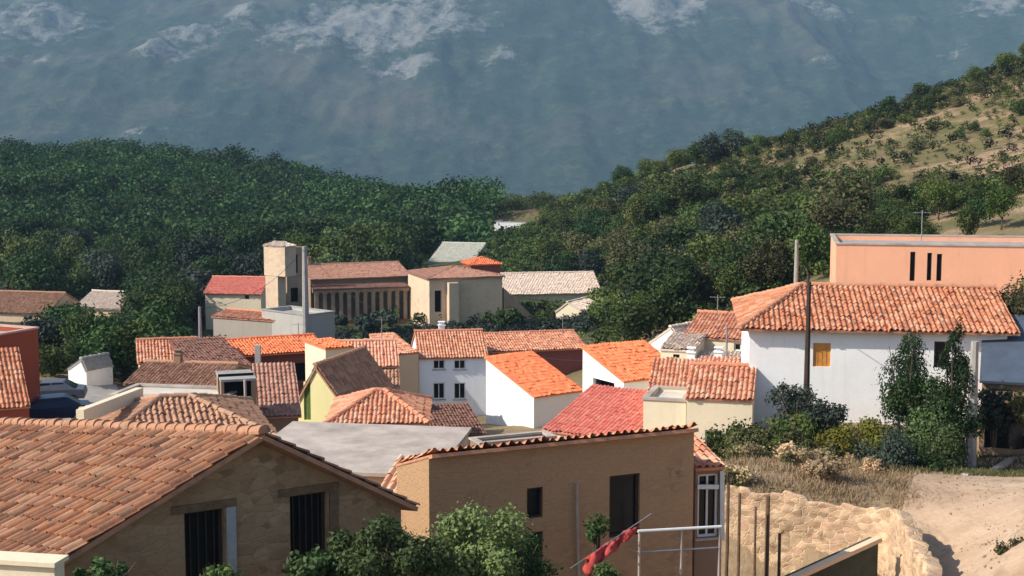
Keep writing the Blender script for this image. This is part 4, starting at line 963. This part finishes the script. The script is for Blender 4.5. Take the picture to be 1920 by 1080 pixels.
def far_enough(x, y, r):
    for a, c, q in placed:
        if abs(a - x) < 6 and (a - x) ** 2 + (c - y) ** 2 < (.55 * (r + q)) ** 2: return False
    return True
def scatter(region, n, hr, kinds, name, label, cat, group, tries=9000):
    k = 0
    for _ in range(tries):
        if k >= n: break
        px = random.uniform(region[0], region[1]); d = math.sqrt(random.uniform(region[2] ** 2, region[3] ** 2))
        x, y = xy(px, d); h = random.uniform(*hr); r = h * .4; z = gz(x, y)
        if 270 < px < 405 and 104 < d < 150: continue       # gap added in the trees so their shade misses the grey building
        if len(region) > 4 and not region[4](px, proj(x, y, z)[1]): continue
        _, yt = proj(x, y, z + h); _, yb = proj(x, y, z); w = r * F / d
        if not clear(px, d, w, yt, yb) or not offhouse(x, y, r * .6) or not far_enough(x, y, r): continue
        placed.append((x, y, r)); plant(name, random.choices(*kinds)[0], x, y, h, label, cat, group, random.uniform(.85, 1.3), z); k += 1
    return k
LT = 'broadleaf tree in the wood on the left slope beyond the village'; LR = 'broadleaf tree in the wood on the right slope above the village'
n_ = [scatter((-60, 400, 100, 178), 46, (4.5, 8), (['wood', 'dusky', 'hill'], [5, 2, 2]), 'broadleaf_tree', 'dark leafy tree in the belt right behind the left edge of the village', 'tree', 'trees behind the left edge of the village')]
scatter((610, 870, 188, 232), 26, (6.5, 9.5), (['poplar', 'hill'], [4, 1]), 'upright_tree', 'upright bright green tree in the row behind the church roof', 'tree', 'upright trees behind the church')
n_.append(scatter((-60, 930, 178, 262), 90, (5.5, 9.5), (['wood', 'dusky', 'hill', 'spire'], [6, 2, 2, .4]), 'broadleaf_tree', LT, 'tree', 'trees of the wood left of the valley'))
n_.append(scatter((985, 1580, 106, 235, lambda px, py: py > 400 and not (px > 1330 and py < 440)), 135, (3.6, 6.6), (['hill', 'wood', 'olive', 'dusky'], [6, 3, 1.6, 1]), 'broadleaf_tree', LR, 'tree', 'trees of the wood right of the valley'))
n_.append(scatter((1560, 1960, 97, 150, lambda px, py: py > 395), 30, (1.8, 3.6), (['hill', 'wood'], [5, 2]), 'broadleaf_tree', 'green tree in the row just above the salmon building', 'tree', 'trees above the salmon building'))
for px, d, h, kk in ((86, 104, 4.6, 'dusky'), (118, 108, 5.2, 'wood'), (176, 103, 4.4, 'dusky'), (205, 101, 4.8, 'wood'), (232, 104, 5.2, 'dusky'), (262, 108, 5.4, 'wood'), (150, 112, 5, 'wood'), (290, 106, 4.0, 'dusky'), (100, 98.5, 2.6, 'bush'), (190, 98.5, 2.2, 'bush')):
    x, y = xy(px, d); plant('broadleaf_tree', kk, x, y, h, 'dark tree crowding the edge of the village above the grey street', 'tree', 'dark trees above the grey street', 1.15); placed.append((x, y, h * .4))
# crest of the right hill
for px, d, h, kk in ((1330, 232, 5.6, 'dusky'), (1368, 230, 5.2, 'dusky'), (1300, 240, 4.6, 'hill'), (1262, 246, 4.6, 'hill'), (1232, 250, 3.6, 'hill'), (1205, 255, 4, 'hill'), (1160, 262, 4.4, 'wood'), (1130, 268, 3.8, 'hill'), (1100, 275, 4.4, 'hill'), (1060, 285, 4, 'hill'), (1030, 292, 3.6, 'wood'), (1590, 222, 2.6, 'wood'), (1655, 220, 3.4, 'wood'), (1420, 228, 2.8, 'hill'), (1740, 222, 2.6, 'wood'), (1810, 224, 3.2, 'hill'), (1860, 228, 3.6, 'hill'), (1900, 230, 3.4, 'hill')):
    x, y = xy(px, d); plant('broadleaf_tree', kk, x, y, h, 'tree standing on the crest of the right hill against the blue mountain', 'tree', 'trees on the crest of the right hill', 1.1); placed.append((x, y, h * .4))
nb_ = scatter((1010, 1420, 175, 285), 70, (1.6, 3.4), (['bush', 'hill'], [3, 2]), 'shrub', 'bushy shrub on the upper left shoulder of the right hill', 'shrub', 'shrubs on the shoulder of the right hill')
nb_ = scatter((1330, 1980, 118, 236, sparse), 130, (.9, 2.6), (['bush', 'obush'], [3, 2]), 'shrub', 'rounded shrub scattered on the dry upper slope of the right hill', 'shrub', 'shrubs on the dry right hill')
print('trees', n_, 'shrubs', nb_)

# mass of the far wood and low scrub: uncountable
def mass(name, region, n, hr, per, leaf, m, label, keepfn=None, raw=False):
    g = np.random.default_rng(hash_(name)); px = g.uniform(region[0], region[1], n); d = np.sqrt(g.uniform(region[2] ** 2, region[3] ** 2, n))
    x = (px - 960) / F * d * 1.03; y = d; z = ground(x, y); h = g.uniform(*hr, n)
    ok = np.ones(n, bool)
    for i in range(n):
        a, yt = proj(x[i], y[i], z[i] + h[i]); _, yb = proj(x[i], y[i], z[i])
        ok[i] = (raw or clear(a, y[i], h[i] * .4 * F / y[i], yt, yb)) and offhouse(x[i], y[i], .5) and (keepfn is None or keepfn(a, yb))
    x, y, z, h = x[ok], y[ok], z[ok], h[ok]; out = []
    base = [crown_quads(9, per, leaf, seed=i + 50, lobe=(.16, .27), rx=.45, zc=.5, rz=.42, core=.1) for i in range(6)]
    for i in range(len(x)):
        q = base[i % 6]; a = g.uniform(0, 6.28); c, s = math.cos(a), math.sin(a); w = h[i] * g.uniform(.9, 1.35)
        out.append(np.stack([(q[..., 0] * c - q[..., 1] * s) * w + x[i], (q[..., 0] * s + q[..., 1] * c) * w + y[i], q[..., 2] * h[i] + z[i] - .05 * h[i]], -1))
    o = bpy.data.objects.new(name, quadcloud(name, np.concatenate(out), m)); COL.objects.link(o)
    at2 = o.data.attributes.new('tree_tone', 'FLOAT', 'POINT'); at2.data.foreach_set('value', np.repeat(np.clip(g.normal(0, .5, len(out)), -.62, 1.5), [q.shape[0] * 4 for q in out]).astype(np.float32))
    return tag(o, label, 'woodland' if 'wood' in name else 'scrub', None, 'stuff')
mass('distant_wood', (-180, 930, 255, 470), 2700, (2.6, 11.5), 400, .048, L_WOOD, 'dense far wood covering the hill left of the valley')
mass('valley_wood', (930, 1090, 255, 420), 420, (2.5, 5), 300, .055, L_HILL, 'far wood along the foot of the right hill')
mass('hillside_undergrowth', (960, 1600, 105, 240), 1800, (.8, 2.4), 90, .11, L_HILL, 'low undergrowth between the trees of the right slope', lambda px, py: py > 330)
mass('hillside_scrub', (1300, 2000, 125, 240), 3000, (.35, 1.2), 60, .14, L_OLIVE, 'low dry scrub dotted over the right hill', sparse)
mass('hillside_bushes', (1200, 2000, 118, 240), 3400, (.5, 1.9), 80, .11, L_HILL, 'low green bushes dotted over the right hill', sparse)
mass('wood_undergrowth', (-80, 940, 100, 262), 2000, (.8, 2.4), 90, .11, L_WOOD, 'low undergrowth of the left wood')

mass('garden_undergrowth', (560, 1230, 126, 156), 900, (.5, 1.5), 90, .12, L_DARK, 'dark undergrowth of the gardens between the church and the roofs', raw=True)
mass('bank_undergrowth', (900, 1240, 192, 300), 900, (.8, 2.6), 110, .11, L_HILL, 'undergrowth on the bank behind the pale barn', raw=True)
mass('bank_scrub', (1112, 1230, 128, 190), 420, (.8, 2.6), 110, .11, L_HILL, 'scrub on the bank right of the pale barn', raw=True)
# near plants
def near_bush(name, px, pyb, d, h, w, n, leaf, m, label, cat='bush', z=None, nl=16, seed=1, zc=.5, rz=.45, up=.25, stems=4, core=.35, lobe=(.14, .26), group=None, cone=0):
    x, y = xy(px, d); z = gz(x, y) if z is None and pyb is None else (zz(pyb, d, px) if pyb else z)
    o = empty(name, (x, y, z - .05), label, cat, group)
    q = crown_quads(nl, n, leaf / h, rx=w / h / 2, zc=zc, rz=rz, seed=seed, up=up, core=core, lobe=lobe) * h
    if cone: q[..., :2] *= (1.3 - cone * np.clip(q[..., 2:3] / h, 0, 1.05))
    c = bpy.data.objects.new('crown', quadcloud('crown', q, m)); COL.objects.link(c); c.parent = o
    b_ = MB()
    for k in range(stems):
        a = k * 2.4 + seed; b_.tube([(.06 * math.cos(a), .06 * math.sin(a), -.3), (w * .12 * math.cos(a), w * .12 * math.sin(a), h * .35), (w * .3 * math.cos(a), w * .3 * math.sin(a), h * .72)], [.03 + h * .008, .022 + h * .005, .01], 6)
    t = b_.build('stem', BARK); t.parent = o
    return o
near_bush('leafy_bush', 720, 1110, 25.6, 1.45, 2.6, 11000, .055, L_GREEN, 'bright green leafy bush at the bottom edge in front of the stone house', seed=3)
near_bush('leafy_bush', 880, 1115, 26.6, 1.75, 2.5, 12000, .055, L_GREEN, 'tallest leafy bush at the bottom edge, in front of the ochre house', seed=4)
near_bush('leafy_bush', 965, 1120, 28.0, 1.7, 1.7, 6000, .052, L_WOOD, 'dark leafy bush under the small window of the ochre house', seed=5)
near_bush('leafy_bush', 590, 1125, 25.0, .95, 1.6, 2600, .07, L_GREEN, 'low green weeds under the right window of the stone house', seed=6)
near_bush('leafy_bush', 200, 1110, 24.6, .7, 1.5, 1400, .06, L_GREEN, 'sparse green weeds at the foot of the stone house near its left corner', seed=7)
near_bush('leafy_bush', 400, 1115, 25.2, .6, 1.2, 1000, .06, L_GREEN, 'sparse green weeds below the left window of the stone house', seed=8)
near_bush('leafy_bush', 1140, 1110, 32.8, .75, 1.4, 1500, .06, L_GREEN, 'small green bush beneath the red cloth', seed=9)
near_bush('climbing_plant', 1120, 1012, 34.4, .75, .7, 700, .06, L_WOOD, 'small green climber on the ochre wall beside the tall window', 'plant', seed=10)
near_bush('shade_tree', 1700, 885, 55.5, 7.2, 2.5, 11000, .085, L_WOOD, 'tall pointed leafy tree before the white villa, its left tip above the eave', 'tree', nl=30, seed=11, zc=.46, rz=.5, lobe=(.05, .10), stems=3, cone=1.12)
near_bush('shade_tree', 1740, 885, 55.0, 4.6, 2.2, 8000, .085, L_GREEN, 'bright green bushy tree between two taller pointed ones', 'tree', nl=26, seed=31, zc=.48, rz=.52, lobe=(.09, .15), stems=3)
near_bush('shade_tree', 1790, 888, 54.8, 7.3, 2.5, 11000, .085, L_WOOD, 'tall dark pointed tree by the pale post before the white villa', 'tree', nl=30, seed=12, zc=.46, rz=.5, lobe=(.05, .10), stems=3, cone=1.12)
near_bush('shade_tree', 1765, 900, 53.6, 2.6, 2.2, 5000, .075, L_GREEN, 'leafy bush at the foot of the pointed trees', 'bush', nl=20, seed=33, zc=.46, rz=.5, stems=3)
near_bush('dusky_shrub', 1492, 815, 57.5, 2.5, 2.9, 3200, .09, L_DARK, 'dark spiky thin-leaved shrub against the white villa wall', 'shrub', nl=22, seed=13, core=.7, lobe=(.10, .18), stems=9)
near_bush('dusky_shrub', 1555, 830, 56.5, 1.7, 1.8, 2200, .09, L_DARK, 'smaller dark shrub right of the spiky one', 'shrub', nl=14, seed=14, core=.6, stems=7)
near_bush('ochre_shrub', 1612, 880, 53.5, 2.1, 2.6, 6500, .075, L_OCHRE, 'yellow-ochre bushy shrub at the centre of the dry slope', 'shrub', seed=15)
near_bush('ochre_shrub', 1560, 880, 53.0, 1.5, 1.8, 3600, .075, L_OCHRE, 'lower ochre shrub left of the yellow one', 'shrub', seed=16)
near_bush('olive_shrub', 1400, 880, 52.5, 1.7, 2.4, 5200, .07, L_OLIVE, 'grey-olive shrub at the left end of the dry slope near the cream house', 'shrub', seed=17)
near_bush('olive_shrub', 1480, 880, 51.5, 1.1, 2.4, 4200, .07, L_OLIVE, 'low grey-olive shrub in the middle of the dry slope', 'shrub', seed=18)
near_bush('dusky_shrub', 1672, 915, 51.6, 2.3, 2.2, 4500, .07, L_DARK, 'dark shaded bush beside the road bend', 'shrub', seed=19)
near_bush('dusky_shrub', 1735, 912, 51.8, 1.7, 2.4, 4500, .07, L_WOOD, 'low bush at the roadside beneath the tall trees', 'shrub', seed=20)
near_bush('olive_tree', 1908, 655, 64, 3.3, 2.7, 8000, .09, L_OLIVE, 'olive-brown tree overhanging the right end of the mottled roof', 'tree', seed=21, nl=20)
near_bush('olive_tree', 1955, 640, 67, 3.6, 2.6, 6000, .09, L_HILL, 'green tree cut by the right edge above the blue-roofed shed', 'tree', seed=22, nl=20)
near_bush('dusky_shrub', 1868, 822, 56, 2.2, 1.4, 1600, .13, L_DARK, 'dark bush in the opening beneath the blue roof', 'shrub', seed=23)
near_bush('olive_shrub', 1925, 800, 55.6, 1.6, 1.6, 1500, .12, L_OLIVE, 'brown-olive bush at the right edge below the blue roof', 'shrub', seed=24)
near_bush('low_plant', 1912, 1060, 37.5, .85, 1.0, 900, .07, L_OLIVE, 'low green plant at the right edge of the dirt road', 'plant', seed=25, nl=10)
near_bush('garden_bush', 940, 620, 152, 2.4, 7, 2200, .3, L_WOOD, 'dark hedge at the foot of the church wing', 'bush', seed=26)
near_bush('garden_bush', 690, 625, 150, 2.6, 8, 2200, .3, L_DARK, 'dark garden hedge below the church arcade', 'bush', seed=27)

proto('dryb', 700, .085, L_DRY, 3, nl=12, rx=.55, zc=.42, rz=.4, lobe=(.16, .3), core=.5); proto('greyb', 700, .08, L_OLIVE, 3, nl=12, rx=.55, zc=.42, rz=.4, lobe=(.16, .3), core=.5)
placed = []; KEEP = [(1500, 1560, 640, 690, 200)]
scatter((1362, 1660, 46.2, 60), 36, (.35, 1.15), (['dryb', 'greyb'], [3, 2]), 'dry_shrub', 'small dry shrub in the straw-coloured grass below the white villa', 'shrub', 'dry shrubs on the slope below the villa')
scatter((1362, 1520, 53, 60.5), 22, (.7, 1.6), (['greyb', 'bush'], [2, 2]), 'weedy_shrub', 'grey-green weedy shrub at the foot of the white villa wall', 'shrub', 'weedy shrubs under the villa wall')
# dry grass on the slope
def tufts(name, pts, n, hr, m, label, width=.035, kind='stuff'):
    g = np.random.default_rng(hash_(name)); X, Y = pts(g, n); n = len(X); Zg = ground(X, Y)
    a = g.uniform(0, 6.28, n); h = g.uniform(*hr, n); w = width * g.uniform(.5, 1.3, n); lx, ly = g.normal(0, .4, n) * h, g.normal(0, .4, n) * h
    B = np.stack([X, Y, Zg - .05], -1); D = np.stack([np.cos(a), np.sin(a), 0 * a], -1) * w[:, None]; T = B + np.stack([lx, ly, h], -1)
    o = bpy.data.objects.new(name, quadcloud(name, np.stack([B - D, B + D, T + D * .25, T - D * .25], 1), m)); COL.objects.link(o); return tag(o, label, 'grass', None, kind)
def slope_pts(g, n):
    px = g.uniform(1362, 1700, n); d = g.uniform(45.0, 60, n); q = fbm(px / 26, d * 1.1, 77, 3) + g.normal(0, .12, n) > -.12; n = int(q.sum()); px, d = px[q], d[q]; c = g.normal(0, .25, (2, n)); return (px - 960) / F * d * 1.05 + c[0], d + c[1]
tufts('dry_grass', slope_pts, 42000, (.05, .26), L_DRY, 'dry straw-coloured grass on the slope below the white villa', .02)
def verge_pts(g, n):
    px = g.uniform(1640, 1900, n); d = g.uniform(50, 58, n); return (px - 960) / F * d * 1.05, d
tufts('verge_grass', verge_pts, 9000, (.06, .28), L_OLIVE, 'scrubby grass along the road bend')
def front_pts(g, n):
    return g.uniform(-9, 6, n), g.uniform(20, 27.5, n)
tufts('yard_grass', front_pts, 14000, (.15, .55), L_GREEN, 'green grass at the foot of the nearest houses', .03)

# loose stones on the dirt road and its edges
g = np.random.default_rng(5); out = []
sx, sd = g.uniform(1640, 1930, 900), g.uniform(36, 58, 900); X_ = (sx - 960) / F * sd * 1.05; Zs = ground(X_, sd)
b_ = MB()
for x, y, z in zip(X_, sd, Zs):
    if fbm(np.array([x / 1.4]), np.array([y / 1.4]), 41, 3)[0] < .05: continue
    r = abs(random.gauss(0, .022)) + .012; b_.box((x, y, z + .03), r * random.uniform(1, 2), r * random.uniform(.8, 1.5), r * .8, random.uniform(0, 3))
tag(b_.build('gravel', plain('gravel_stone', (.33, .23, .15), .95, 0, .5, 6)), 'loose stones and gravel strewn on the dirt road', 'gravel', None, 'stuff')
def road_pts(g, n):
    px = g.uniform(1640, 1930, n); d = g.uniform(36, 58, n); x = (px - 960) / F * d * 1.05
    q = fbm(x / 1.6, d / 1.6, 61, 3) + g.normal(0, .08, n) > .24; return x[q], d[q]
tufts('road_weeds', road_pts, 12000, (.03, .16), L_OLIVE, 'sparse weeds growing through the dirt road', .018)
# ------------------------------------------------------------------ light, sky, air
SUN = Vector((-.77, -.24, .62)).normalized()
el = math.asin(SUN.z); az = math.atan2(SUN.x, SUN.y)
w = bpy.data.worlds.new('World'); S.world = w; w.use_nodes = True; nt = w.node_tree
sky = nt.nodes.new('ShaderNodeTexSky'); sky.sky_type = 'NISHITA'; sky.sun_disc = False; sky.sun_elevation = el; sky.sun_rotation = az
nt.links.new(sky.outputs[0], nt.nodes['Background'].inputs[0]); nt.nodes['Background'].inputs[1].default_value = .13
ld = bpy.data.lights.new('sun', 'SUN'); ld.energy = 4.6; ld.angle = R(.53); ld.color = (1, .93, .82)
lo_ = bpy.data.objects.new('sun', ld); COL.objects.link(lo_); lo_.rotation_euler = (-SUN).to_track_quat('-Z', 'Y').to_euler()
hm = bpy.data.materials.new('haze_air'); hm.use_nodes = True; nt = hm.node_tree; nt.nodes.remove(nt.nodes['Principled BSDF'])
pv_ = nt.nodes.new('ShaderNodeVolumePrincipled'); pv_.inputs['Color'].default_value = (.38, .61, .85, 1); pv_.inputs['Density'].default_value = 0.000135
pv_.inputs['Anisotropy'].default_value = 0.0
nt.links.new(pv_.outputs[0], nt.nodes['Material Output'].inputs['Volume'])
b_ = MB(); b_.hexa([(-9000, -150, -260), (9000, -150, -260), (9000, 9500, -260), (-9000, 9500, -260)], [(-9000, -150, 1350), (9000, -150, 1350), (9000, 9500, 1350), (-9000, 9500, 1350)])
hz = b_.build('haze', hm); tag(hz, 'thin blue haze in the air of the valley', 'haze', None, 'stuff')
S.view_settings.view_transform = 'Standard'; S.view_settings.look = 'None'; S.view_settings.exposure = 0.55; S.view_settings.gamma = 1
S.render.engine = 'CYCLES'; S.cycles.use_denoising = True; S.cycles.max_bounces = 6; S.cycles.diffuse_bounces = 3; S.cycles.transparent_max_bounces = 8; S.cycles.volume_bounces = 0
